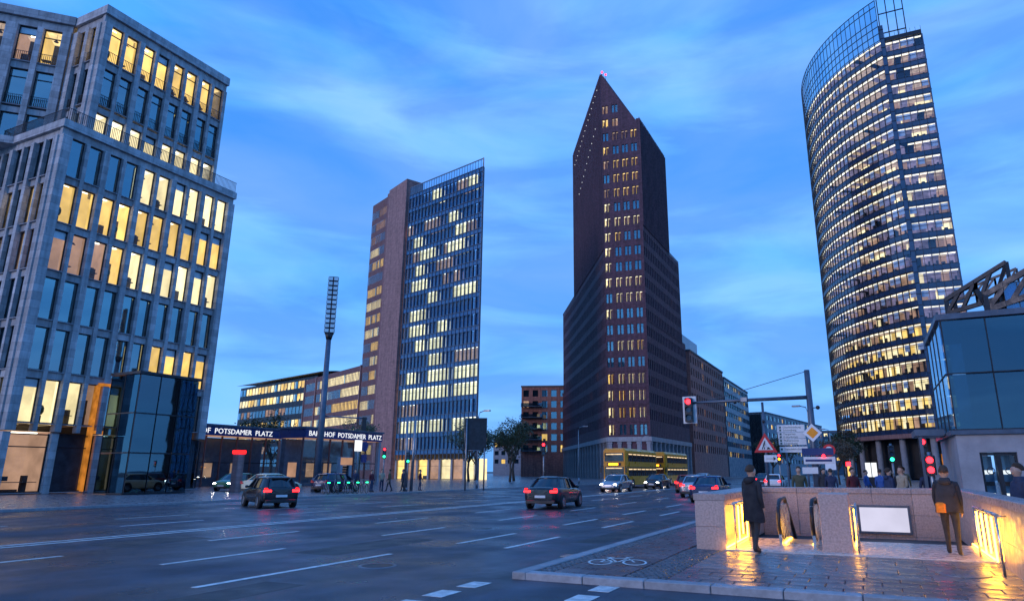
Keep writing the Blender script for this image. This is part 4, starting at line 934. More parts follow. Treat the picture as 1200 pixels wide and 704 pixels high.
# seam with service strip, roof blade and frame
zt_ = ZB + NF * BF
mb = MB(); mb.box(12.45, 13.3, 150.2, 153, ZB, zt_ + 4, 'spandrel'); 
for k in range(40): mb.box(12.4, 13.35, 150.1, 150.22, ZB + k * 2.3, ZB + k * 2.3 + .14, 'frame_dark')
part('service_strip', mb, bt, (0, 0, 0))
mb = MB(); N2 = NA
for j in range(2):
    for i in range(N2):
        a, c = a0 - i * da, a0 - (i + 1) * da; P_ = lambda t, r=RR: (CX + r * math.cos(t), CY + r * math.sin(t))
        hz = 106.5; (xa, ya), (xb, yb) = P_(a), P_(c)
        if j == 0:
            for zz in (zt_ + .1, zt_ + 1.9, zt_ + 3.7, zt_ + 5.5, hz - 1.6, hz): mb.bar((xa, ya, zz), (xb, yb, zz), .12, .16, 'frame_dark')
            mb.bar((xa, ya, zt_), (xa, ya, hz), .13, .16, 'frame_dark')
        elif i < 22: mb.face([(xa, ya, zt_ + .2), (xb, yb, zt_ + .2), (xb, yb, hz - .1), (xa, ya, hz - .1)], 'pane_dark')
part('roof_glass_screen', mb, bt, (0, 0, 0))
mb = MB()
for x in (12.9, 14.6, 16.4, 18.0): mb.bar((x, 152, zt_), (x, 152, 109), .2, .2, 'frame_dark')
for z in (zt_ + 3, 104, 108.8): mb.bar((12.8, 152, z), (18.1, 152, z), .2, .2, 'frame_dark')
part('roof_frame', mb, bt, (0, 0, 0))
mb = MB(); mb.box(13.3, 20.7, 150.7, 151.2, zt_ + .02, zt_ + 1.0, 'frame_dark')
for i in range(8): mb.box(13.4 + i * 1.03, 13.46 + i * 1.03, 150.75, 150.8, zt_ + 1, zt_ + 2, 'frame_dark')
part('parapet', mb, bt, (0, 0, 0))
mb = MB(); ring = [(CX + (RR - 3.6) * math.cos(a0 - i * da), CY + (RR - 3.6) * math.sin(a0 - i * da)) for i in range(NA + 1)]
mb.prism([(20.5, 156.5), (20.5, 200)] + ring[:2:-1], 0.2, zt_, 'core'); part('core', mb, bt, (0, 0, 0))
mb = MB(); mb.box(20.66, 20.9, 150.9, 200, ZB, zt_, 'spandrel')
for k in range(NF): mb.box(20.9, 20.98, 150.9, 200, ZB + k * BF + .6, ZB + k * BF + .75, 'metal_blue')
part('side_wall', mb, bt, (0, 0, 0))
mb = MB(); ring = [(CX + (RR + .25) * math.cos(a0 - i * da), CY + (RR + .25) * math.sin(a0 - i * da)) for i in range(NA + 1)]
mb.prism([(13.2, 150.7), (20.8, 150.7), (20.8, 198)] + ring[::-1], 8.1, 8.98, 'terracotta'); part('soffit_band', mb, bt, (0, 0, 0))
cm_ = MB(); cm_.cyl((0, 0, 0), (0, 0, 8.1), .62, .62, 14, 'stone_smooth', cap=False); cm_.cyl((0, 0, 0), (0, 0, .25), .8, .8, 14, 'stone_smooth'); cm_ = cm_.mesh('column')
for i in range(7):
    a = a0 - (1 + i * 5) * da; part('column', cm_, bt, (CX + (RR - 1.3) * math.cos(a), CY + (RR - 1.3) * math.sin(a), 0))
part('column', cm_, bt, (16.8, 152.2, 0)); part('column', cm_, bt, (20.0, 152.2, 0))
mb = MB(); mb.prism([(14, 158), (20, 158), (20, 195)] + [(CX + (RR - 6) * math.cos(a0 - i * da), CY + (RR - 6) * math.sin(a0 - i * da)) for i in range(NA + 1)][::-1], 0.05, 8.0, 'pane_teal'); part('lobby_glazing', mb, bt, (0, 0, 0))
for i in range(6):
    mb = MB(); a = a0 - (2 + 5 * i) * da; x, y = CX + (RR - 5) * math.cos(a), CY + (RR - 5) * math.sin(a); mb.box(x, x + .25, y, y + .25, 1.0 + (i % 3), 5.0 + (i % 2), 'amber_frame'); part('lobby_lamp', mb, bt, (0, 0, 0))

# ================================================================== street blocks
def block(name, label, p, q, depth, H, mat, nb, fh, wfrac, hfrac, litprob, zbase=4.5, n=300, roof=None):
    t = thing(name, label, 'building', ((p[0] + q[0]) / 2, (p[1] + q[1]) / 2, 0)); rz = rot_of(p, q); W = dist(p, q); bw = W / nb
    b = MB(); ww = [(i * bw + bw * (1 - wfrac) / 2, (i + 1) * bw - bw * (1 - wfrac) / 2) for i in range(nb)]
    rws = []; z = H - 1.0
    while z - fh * hfrac > zbase: rws.append((z - fh * hfrac, z)); z -= fh
    grid_wall(b, W, 0, H, ww, rws, mat); part('wall', b, t, (*p, 0), rz)
    bd = Budget(n)
    for k, (zb, zt) in enumerate(rws):
        for i in range(nb):
            code = random.choice('wwcd') if random.random() < litprob else '.'
            bm = unit_mesh(round(bw * wfrac, 3), round(zt - zb, 3), code, random.randrange(2), depth=.2)
            u = ww[i][0]; bd.put(t, bm, p[0] + u * math.cos(rz), p[1] + u * math.sin(rz), zb, rz)
    bd.close(t)
    c = MB(); c.box(.0, W, 2.0, depth, 0, H - .4, 'core'); c.box(W - .3, W, .46, depth, 0, H - .1, mat); c.box(0, .3, .46, depth, 0, H - .1, mat); part('core', c, t, (*p, 0), rz)
    c = MB(); c.box(-.2, W + .2, -.2, depth, H, H + .5, 'roofing'); part('roof', c, t, (*p, 0), rz)
    if roof: c = MB(); c.box(W * roof[0], W * roof[1], 3, depth - 2, H + .5, H + roof[2], 'spandrel'); part('roof_pavilion', c, t, (*p, 0), rz)
    return t, rz, W
block('brick_hotel', 'red brick street block beyond the pointed brick tower', (-42.6, 184), (-42.6, 232), 25, 34.5, 'brick_red', 16, 3.5, .5, .6, .12, roof=(.05, .5, 6))
t, rz, W = block('banded_office_block', 'horizontally banded office block at the far end of the street', (-42.6, 234), (-42.6, 285), 25, 33, 'metal_blue', 14, 3.4, .9, .5, .22)
t, rz, W = block('brick_corner_block', 'brick corner block with balconies left of the pointed brick tower', (-103, 198), (-88.5, 203.5), 25, 29, 'brick_red', 5, 3.6, .6, .6, .06)
for k in range(5):
    b = MB(); b.box(0, W * .45, -1.6, -.02, 0, .25, 'metal_blue'); b.box(0, W * .45, -1.6, -1.52, .25, 1.2, 'pane_dark'); part('balcony', b, t, (-103, 198, 8 + 3.6 * k), rz)
block('low_far_block', 'low grey block far behind the trees between the towers', (-150, 262), (-100, 268), 20, 15, 'stone_smooth', 16, 3.6, .6, .5, .3)
block('street_end_block', 'blue-grey office block closing the far street view', (-25, 420), (0, 425), 25, 24, 'metal_blue', 9, 3.4, .7, .5, .3)
block('tree_side_block', 'grey office block seen beyond the street trees', (-38, 300), (-22, 410), 20, 26, 'stone_smooth', 18, 3.6, .5, .5, .2)

# ================================================================== glass block and roof trusses, far right
sb = thing('glass_office_block', 'blue glass office block under the steel roof trusses at right edge', 'building', (28, 100, 0))
mb = MB(); mb.box(18.4, 45, 100.3, 130, 0, 25.3, 'core'); part('core', mb, sb, (0, 0, 0))
gm = MB(); gm.box(.03, 1.47, 0, .05, .05, 3.5, 'pane_blue'); gm.box(.0, 1.5, .2, .25, 0, 3.6, 'spandrel_blue'); gm.box(-.03, .03, -.1, .1, 0, 3.6, 'frame_dark'); gm.box(0, 1.5, -.06, .1, -.04, .05, 'frame_dark'); gm = gm.mesh('glass_panel')
for k in range(7):
    for i in range(16):
        o = part('glass_panel', gm, sb, (18.2 + i * 1.5, 100, k * 3.62), 0)
tr = thing('roof_truss', 'dark steel roof trusses between curved tower and blue glass block', 'roof truss', (18, 106, 0))
def truss(p, q, h, n, w):
    p, q = Vector(p), Vector(q); b = MB(); up = Vector((0, 0, h))
    b.bar(p, q, w, w, 'frame_dark'); b.bar(p + up * .45, q + up, w, w, 'frame_dark')
    for i in range(n):
        a, c = p.lerp(q, i / n), p.lerp(q, (i + 1) / n); ta = p.lerp(q, i / n) + up * (.45 + .55 * i / n); tb_ = c + up * (.45 + .55 * (i + 1) / n)
        b.bar(a, tb_ if i % 2 else ta, w * .8, w * .8, 'frame_dark'); b.bar(tb_, a if not i % 2 else c, w * .8, w * .8, 'frame_dark')
    return b
part('truss', truss((12.5, 108, 23.5), (19.8, 104, 24.6), 4.5, 4, .55), tr, (0, 0, 0))
part('truss', truss((16.2, 100.8, 22.0), (27, 98, 25.0), 4.6, 4, .7), tr, (0, 0, 0))
part('truss', truss((14.0, 112, 26.2), (22, 110, 27.6), 2.0, 6, .3), tr, (0, 0, 0))
mb = MB()
for (a, c) in (((16.2, 100.6, 0), (16.2, 100.6, 24)), ((17.6, 101.5, 19), (15.4, 101, 25)), ((16.4, 101.5, 18), (19, 101, 26)), ((12.6, 108, 0), (12.6, 108, 25.5)), ((14.1, 112, 0), (14.1, 112, 27))): mb.bar(a, c, .55, .55, 'frame_dark')
part('truss_posts', mb, tr, (0, 0, 0))

# ================================================================== glass pavilion behind the stair
pv = thing('glass_pavilion', 'dark glass pavilion on a pale stone base right of the stair entrance', 'pavilion', (6, 27, 0))
mb = MB(); mb.box(2.5, 3.05, 24, 24.4, 0, 2.68, 'stone_smooth'); mb.box(4.0, 9.5, 24, 24.4, 0, 2.68, 'stone_smooth'); mb.box(3.05, 4.0, 24, 24.4, 2.16, 2.68, 'stone_smooth'); mb.box(2.5, 2.85, 24.41, 29, 0, 2.68, 'stone_smooth'); part('stone_base', mb, pv, (0, 0, 0))
mb = MB(); mb.box(2.38, 9.6, 23.9, 29, 2.69, 2.82, 'metal_blue'); part('ledge', mb, pv, (0, 0, 0))
gm = MB(); gm.box(.02, 1.18, 0, .03, .02, 1.68, 'pane_teal'); gm.box(-.012, .02, -.02, .05, 0, 1.7, 'frame_dark'); gm.box(.02, 1.18, -.02, .05, -.012, .02, 'frame_dark'); gm = gm.mesh('glass_panel')
for k in range(2):
    for i in range(6): part('glass_panel', gm, pv, (2.55 + i * 1.2, 24.05, 2.84 + k * 1.72))
gs = MB(); gs.box(.02, 1.18, 0, .03, .02, 1.68, 'pane_blue'); gs.box(-.012, .02, -.02, .05, 0, 1.7, 'frame_dark'); gs.box(.02, 1.18, -.02, .05, -.012, .02, 'frame_dark'); gs = gs.mesh('glass_panel')
for k in range(2):
    for i in range(4): part('glass_panel', gs, pv, (2.50, 24.1 + (i + 1) * 1.2, 2.84 + k * 1.72), R(-90))
mb = MB(); mb.box(2.42, 9.8, 23.95, 29, 6.28, 6.46, 'metal_blue'); part('roof', mb, pv, (0, 0, 0))
mb = MB(); mb.box(3.2, 9.7, 25.4, 28.8, 2.83, 6.2, 'spandrel'); part('core', mb, pv, (0, 0, 0))
for x in (3.55, 4.1, 4.55):  # glowing dots standing in for lights mirrored in the glass
    b = MB()
    for k in range(34):
        z = 2.95 + k * .095; b.sph((x + .045 * math.sin(k * 1.9), 24.5, z), (.012, .012, .012), 5, 3, 'amber_frame')
    part('mirrored_light_dots', b, pv, (0, 0, 0))
dm = MB(); dm.box(0, .06, 0, .1, 0, 2.15, 'frame_dark'); dm.box(.41, .47, 0, .1, 0, 2.15, 'frame_dark'); dm.box(.06, .41, 0, .1, 2.07, 2.15, 'frame_dark'); dm.box(.06, .41, 0, .1, 0, .1, 'frame_dark'); dm = dm.mesh('door')
dp = MB(); dp.face([(.06, .05, .1), (.41, .05, .1), (.41, .05, 2.07), (.06, .05, 2.07)], 'pane'); dp.face([(.06, .9, .1), (.41, .9, .1), (.41, .9, 2.07), (.06, .9, 2.07)], 'spandrel_blue')
for k in range(4): dp.box(.1, .36, .7, .8, .5 + .34 * k, .62 + .34 * k, 'white_lit' if k % 2 else 'furn')
dp = dp.mesh('pane')
rg = MB()
for i in range(20):
    a, c = 2 * math.pi * i / 20, 2 * math.pi * (i + 1) / 20
    rg.face([(.235 + r * math.cos(t), .04, 1.62 + r * math.sin(t)) for r, t in ((.085, a), (.11, a), (.11, c), (.085, c))], 'black')
rg.bar((.17, .04, 1.56), (.30, .04, 1.68), .025, .004, 'black'); rg = rg.mesh('prohibition_sticker')
for x in (3.06, 3.53): o = part('door', dm, pv, (x, 24.1, 0)); ob('pane', dp, o); ob('prohibition_sticker', rg, o)
mb = MB(); mb.box(1.5, 2.36, 25.5, 27.5, 2.75, 2.95, 'metal_blue'); mb.box(1.6, 1.7, 25.6, 25.7, 0, 2.75, 'metal_blue'); part('canopy', mb, pv, (0, 0, 0))

# ================================================================== station pavilions with lettering
def station(label, X, y0, y1, zf, textgap, text, fit, y_txt):
    t = thing('station_pavilion', label, 'pavilion', (X - 4, (y0 + y1) / 2, 0), group='glass station pavilions')
    b = MB(); b.box(X - 4, X, y0, y1, zf, zf + 1.0, 'blue_sign'); b.box(X - 4.2, X + .15, y0 - .15, y1 + .15, zf + 1.0, zf + 1.2, 'metal_blue'); part('fascia', b, t, (0, 0, 0))
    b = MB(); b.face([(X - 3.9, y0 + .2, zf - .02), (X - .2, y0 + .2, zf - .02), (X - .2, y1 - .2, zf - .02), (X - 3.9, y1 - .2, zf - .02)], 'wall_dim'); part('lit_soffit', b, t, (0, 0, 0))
    me = text_mesh(text, 0.8, 'white_lit', 0.012); xs = [v.co.x for v in me.vertices]; k = fit / (max(xs) - min(xs)); me.transform(Matrix.Scale(k, 4, (1, 0, 0)))
    part('lettering', me, t, (X + .03, y_txt, zf + .22), R(90))
    n = int((y1 - y0) / 2.1); mm = MB(); mm.box(-.06, .06, -.1, .1, 0, zf, 'terracotta_dark'); mm = mm.mesh('mullion')
    w = (y1 - y0 - .6) / n; pm = MB(); pm.box(.07, w - .07, -.02, .02, .1, zf - .1, 'pane'); pm.box(.07, w - .07, -.04, .04, 2.5, 2.6, 'frame_dark'); pm = pm.mesh('pane')
    for i in range(n + 1):
        part('mullion', mm, t, (X - .6, y0 + .3 + i * w, 0), R(90))
        if i < n: part('pane', pm, t, (X - .6, y0 + .3 + i * w, 0), R(90))
    b = MB(); b.box(X - 3.9, X - 3.3, y0 + .4, y1 - .4, 0, zf - .1, 'metal_blue')
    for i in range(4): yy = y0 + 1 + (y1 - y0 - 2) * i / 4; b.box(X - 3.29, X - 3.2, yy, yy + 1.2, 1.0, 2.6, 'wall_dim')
    part('rear_hall', b, t, (0, 0, 0)); part('corner_post', cached('cp', lambda: (lambda q: (q.box(-.2, .2, -.2, .2, 0, 5.2, 'stone_smooth'), 1) and q.mesh('corner_post'))(MB())), t, (X - .3, y1 - .3, 0))
    return t
station('glass station pavilion with lettered blue fascia right of the lamp mast', -56.0, 56.2, 69.3, 5.25, 0, 'BAHNHOF  POTSDAMER  PLATZ', 12.4, 56.6)
station('glass station pavilion with lettered fascia half hidden by the stone office block', -64.5, 44.5, 61.4, 5.45, 0, 'BAHNHOF  POTSDAMER  PLATZ', 12.6, 46.7)

# ticket portal, S-Bahn sign box and little signs before the pavilion
t = thing('stair_portal', 'beige lit portal with dark shutter in front of the station pavilion', 'portal', (-47.5, 53.2, 0), R(90))
b = MB(); b.box(-.85, -.5, -.2, .2, 0, 3.0, 'stone_smooth'); b.box(.5, .85, -.2, .2, 0, 3.0, 'stone_smooth'); b.box(-.5, .5, -.2, .2, 2.2, 3.0, 'stone_smooth'); ob('frame', b, t)
b = MB(); b.box(-.84, .84, -.225, -.205, 2.25, 2.95, 'wall_dim'); ob('lit_header', b, t)
for i in range(9): b = MB(); b.box(-.49, .49, -.06, -.02, .05 + .235 * i, .26 + .235 * i, 'frame_dark'); ob('shutter_slat', b, t)
t = thing('station_sign', 'tall post with lit white station sign box beside the beige portal', 'sign', (-46.8, 54.2, 0), R(90))
b = MB(); b.tube([(0, 0, 0), (0, 0, 4.6)], .06, 8, 'metal_grey'); ob('post', b, t)
b = MB(); b.box(-.42, .42, -.12, .12, 3.6, 4.7, 'white_lit'); ob('sign_box', b, t)
b = MB(); b.cyl((.95, -.06, 4.1), (.95, .06, 4.1), .5, .5, 20, 'blue_sign'); b.box(.6, 1.3, -.06, .06, 2.5, 3.3, 'blue_sign'); ob('round_sign', b, t)

# ================================================================== floodlight mast
lm = thing('floodlight_mast', 'tall slim floodlight mast with a stacked lamp head before the station', 'lamp mast', (-41.5, 43.3, 0), R(40))
b = MB(); b.tube([(0, 0, 0), (0, 0, 6), (0, 0, 13.2)], [.30, .26, .20], 12, 'metal_blue'); ob('pole', b, lm)
b = MB(); b.box(-.38, .38, -.10, .10, 13.2, 18.4, 'frame_dark'); b.cyl((0, 0, 12.7), (0, 0, 13.25), .22, .36, 10, 'frame_dark'); ob('lamp_rack', b, lm)
lh = MB(); lh.box(-.21, .21, -.26, -.11, 0, .36, 'metal_blue', bev=0.03); lh.box(-.17, .17, -.275, -.262, .04, .32, 'steel'); lh = lh.mesh('floodlight')
for k in range(12):
    for x in (-.23, .23): ob('floodlight', lh, lm, (x, 0, 13.3 + k * .425))
b = MB(); b.tube([(0, 0, 6.15), (3.7, 0, 6.0)], .06, 8, 'metal_blue'); b.box(3.3, 3.65, -.2, .2, 5.0, 6.1, 'black'); ob('signal_arm', b, lm)
b = MB(); b.cyl((0, 0, 0), (0, 0, 1.1), .42, .36, 12, 'metal_blue'); ob('base_collar', b, lm)

# ================================================================== traffic signals and signs
def signal_head(states, n=3, s=1.0):
    b = MB(); h = .30 * n
    b.bbox(-.15, .15, 0, .2, 0, h, 'black', .03)
    for i in range(n):
        z = h - .15 - .30 * i; c = states[i]
        b.cyl((0, -.012, z), (0, .005, z), .10, .10, 14, c if c else 'spandrel')
        rings = [[(r * math.cos(R(a)), y, z + r * math.sin(R(a))) for a in range(-20, 201, 20)] for r, y in ((.115, 0.0), (.115, -.17))]
        b.loft(rings, 'black', cap=False, closed=False)
    return b
def signal(label, loc, rz, states, ph=3.4, group='traffic signals', n=3, s=1.0):
    t = thing('traffic_signal', label, 'traffic light', loc, rz, group)
    b = MB(); b.tube([(0, .16, 0), (0, .16, ph)], .06, 8, 'metal_grey'); b.cyl((0, .16, 0), (0, .16, .3), .1, .09, 10, 'metal_grey'); ob('post', b, t)
    o = ob('signal_head', signal_head(states, n), t, (0, 0, ph - .3 * n - .1)); o.scale = (s, 1, s); return t
signal('red traffic signal glowing left of the pointed brick tower', (-25.9, 54.1, ROAD), R(24), ['sig_red', None, None], 4.1, s=1.2)
signal('red traffic signal beside the glass pavilion', (2.05, 31, 0), R(0), ['sig_red', None, None], 3.0)
signal('green traffic signal before the curved glass tower', (1.2, 42, 0), R(2), [None, None, 'sig_green'], 3.1)
signal('red pedestrian signal with green lamp near the portal', (-37.6, 46.9, 0), R(38), ['sig_red', None, 'sig_green'], 3.7)
signal('green signal on the twin steel posts', (-35.6, 47.6, 0), R(38), [None, None, 'sig_green'], 3.3)
signal('amber and red signals far down the street', (-7.0, 62, 0), R(5), ['sig_red', 'sig_amber', None], 3.2)
signal('small green signal far down the street', (-4.0, 78, 0), R(5), [None, None, 'sig_green'], 3.6)
signal('low red signal at the wall end by the pavilion', (1.75, 24.5, 0), R(-5), ['sig_red', 'sig_red'], 2.2, n=2)
t = thing('twin_post', 'pair of slim steel posts leaning together by the crossing', 'post', (-35.9, 48.2, 0), R(38))
for x, l in ((-.25, -.1), (.25, .12)): b = MB(); b.tube([(x, 0, 0), (x + l, 0, 6.6 - abs(x))], [.15, .10], 10, 'metal_grey'); ob('post', b, t)
t = thing('sign_board', 'dark back of a large framed direction board left of the red signal', 'sign', (-31.2, 51.3, 0), R(30))
b = MB(); b.tube([(-.8, 0, 0), (-.8, 0, 6.1)], .07, 8, 'metal_grey'); b.tube([(.8, 0, 0), (.8, 0, 3.6)], .07, 8, 'metal_grey'); ob('post', b, t)
b = MB(); b.box(-.95, .95, .08, .14, 3.4, 6.2, 'frame_dark', bev=.02); ob('board', b, t)
b = MB(); b.tube([(-.95, .11, 3.4), (.95, .11, 3.4), (.95, .11, 6.2), (-.95, .11, 6.2), (-.95, .11, 3.4)], .05, 6, 'metal_grey'); ob('frame', b, t)

# signal gantry over the near lanes
sg = thing('signal_gantry', 'tall mast with long arm holding a traffic signal over the road', 'signal mast', (-2.3, 34.9, 0))
b = MB(); b.tube([(0, 0, 0), (0, 0, 3), (0, 0, 6.45)], [.17, .155, .13], 12, 'metal_blue'); b.cyl((0, 0, 0), (0, 0, .5), .26, .24, 12, 'metal_blue'); ob('mast', b, sg)
b = MB(); b.tube([(0, 0, 5.12), (-2.6, -.3, 5.08), (-5.9, -.75, 5.0)], [.10, .085, .06], 10, 'metal_blue'); ob('arm', b, sg)
b = MB(); b.tube([(0, 0, 6.4), (-4.9, -.62, 5.06)], .018, 6, 'metal_blue'); ob('guy_wire', b, sg)
o = ob('signal_head', signal_head(['sig_red', None, None]), sg, (-5.75, -.95, 4.05), R(4)); o.scale = (1.35, 1.35, 1.35)
b = MB(); b.box(-6.1, -5.4, -.70, -.66, 3.98, 5.35, 'white', bev=.01); ob('backing_board', b, sg)
b = MB(); b.box(-3.2, -2.9, -.5, -.2, 5.0, 5.2, 'metal_grey'); b.sph((-3.5, -.4, 5.0), (.1, .1, .1), 8, 6, 'black'); b.sph((.35, -.1, 4.6), (.1, .14, .1), 8, 6, 'black'); b.bar((.1, 0, 4.6), (.35, 0, 4.6), .04, .04, 'black'); ob('detector', b, sg)
def flat_poly(b, pts, y, mat, th=.006): b.loft([[(x, y, z) for x, z in pts], [(x, y - th, z) for x, z in pts]], mat)
b = MB(); D_ = lambda r: [(0, 3.4 - r), (r, 3.4), (0, 3.4 + r), (-r, 3.4)]
flat_poly(b, D_(.43), -.2, 'white', .02); flat_poly(b, D_(.27), -.222, 'yellow'); ob('priority_sign', b, sg)
b = MB(); b.box(-.55, .85, -.24, -.2, 2.35, 2.68, 'blue_sign'); b.box(-.5, .9, -.24, -.2, 1.95, 2.28, 'white'); b.box(-.42, .75, -.248, -.241, 2.06, 2.16, 'blue_sign'); b.box(-.6, .1, -.24, -.2, 1.5, 1.8, 'white'); ob('street_sign', b, sg)
b = MB(); b.sph((.4, -.3, 2.32), (.07, .07, .07), 8, 6, 'sig_red'); ob('red_lamp', b, sg)
# road works sign
rw = thing('road_works_sign', 'triangular red bordered road works warning sign on a tall pole', 'road sign', (-4.5, 34.6, 0), R(4))
b = MB(); b.tube([(0, .1, 0), (0, .1, 4.95)], .06, 8, 'metal_blue'); b.sph((0, -.0, 4.0), (.08, .1, .08), 8, 6, 'black'); ob('pole', b, rw)
b = MB(); T_ = lambda r: [(0, 2.83 + r), (-r * .88, 2.83 - r * .52), (r * .88, 2.83 - r * .52)]
flat_poly(b, T_(.62), .02, 'red', .02); flat_poly(b, T_(.40), -.004, 'white'); ob('sign_face', b, rw)
b = MB()
b.cyl((-.02, -.02, 3.02), (-.02, -.012, 3.02), .035, .035, 10, 'black')
for p, q, w in (((-.03, 2.98), (-.09, 2.83), .06), ((-.09, 2.83), (-.16, 2.66), .04), ((-.08, 2.83), (-.04, 2.75), .04), ((-.04, 2.75), (-.06, 2.66), .04), ((-.03, 2.96), (.04, 2.87), .03), ((-.10, 2.94), (.12, 2.72), .018)):
    b.bar((p[0], -.017, p[1]), (q[0], -.017, q[1]), w, .006, 'black')
flat_poly(b, [(.04, 2.655), (.24, 2.655), (.16, 2.75), (.11, 2.76)], -.011, 'black'); ob('worker_pictogram', b, rw)
b = MB(); b.box(-.1, .5, .0, .02, 2.05, 2.38, 'white'); b.bar((.0, -.006, 2.21), (.36, -.006, 2.21), .06, .008, 'black'); flat_poly(b, [(.33, 2.12), (.45, 2.21), (.33, 2.30)], -.002, 'black'); ob('arrow_plate', b, rw)
# white direction board
dbd = thing('direction_board', 'white direction board with rows of lettering behind the warning sign', 'road sign', (-3.35, 35.6, 0), R(4))
b = MB(); b.tube([(.62, .1, 0), (.62, .1, 3.3)], .05, 8, 'metal_blue'); b.tube([(-.3, .1, 0), (-.3, .1, 3.0)], .04, 8, 'metal_blue'); ob('post', b, dbd)
for k, (z0, z1) in enumerate(((3.52, 3.86), (3.20, 3.50), (2.88, 3.18), (2.52, 2.70 + .10))):
    b = MB(); b.box(-.66 + .02 * k, .64 + .02 * k, -.02, .02, z0, z1, 'white', bev=.006); ob('sign_panel', b, dbd)
for k, (s_, z) in enumerate((('Charlottenburg', 3.70), ('Schöneberg', 3.56), ('Tiergarten', 3.37), ('Kulturforum', 3.23), ('Philharmonie', 3.05), ('Schöneberg', 2.91), ('Staatsbibliothek', 2.63))):
    o = ob('lettering', text_mesh(s_, .135, 'green_text', .002), dbd, (-.38, -.024, z))
    b = MB(); b.box(-.55, -.46, -.03, -.021, z, z + .09, 'green_text'); ob('arrow_mark', b, dbd)
# no entry style round sign with blue plate
t = thing('round_sign', 'round red rimmed sign over a blue plate beside the street', 'road sign', (-2.1, 44.5, 0), R(3))
b = MB(); b.tube([(0, .06, 0), (0, .06, 3.2)], .045, 8, 'metal_grey'); ob('post', b, t)
b = MB(); b.cyl((0, -.02, 2.85), (0, .02, 2.85), .36, .36, 24, 'red'); b.cyl((0, -.03, 2.85), (0, -.021, 2.85), .22, .22, 24, 'white'); b.cyl((0, -.036, 2.85), (0, -.031, 2.85), .09, .09, 12, 'black'); ob('disc', b, t)
b = MB(); b.box(-.3, .3, -.02, .02, 2.1, 2.42, 'blue_sign'); b.box(-.3, .3, -.02, .02, 1.7, 2.05, 'white'); ob('plate', b, t)
t = thing('lit_bollard', 'slim bollard glowing orange with a red top before the tower columns', 'bollard', (-0.9, 36.0, 0))
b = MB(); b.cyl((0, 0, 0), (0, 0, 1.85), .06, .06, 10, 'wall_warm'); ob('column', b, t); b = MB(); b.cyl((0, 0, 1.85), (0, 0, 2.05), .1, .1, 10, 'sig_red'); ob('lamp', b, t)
t = thing('kiosk_sign', 'bright white lit info stele before the curved glass tower', 'sign', (0.1, 44, 0))
b = MB(); b.box(-.3, -.02, -.1, .1, 1.3, 2.1, 'white_lit'); b.box(.02, .3, -.1, .1, 1.3, 2.1, 'white_lit'); ob('light_box', b, t); b = MB(); b.box(-.34, .34, -.14, .14, 0, 1.29, 'frame_dark'); ob('foot', b, t)
t = thing('advert_pillar', 'dark stone pillar with a red lit top near the stone office block', 'pillar', (-46.5, 39.6, 0))
b = MB(); b.box(-.32, .32, -.32, .32, 0, 3.0, 'terracotta', bev=.04); ob('shaft', b, t); b = MB(); b.box(-.36, .36, -.36, .36, 3.0, 3.28, 'sig_red' if False else 'tail_dim'); ob('lit_cap', b, t)

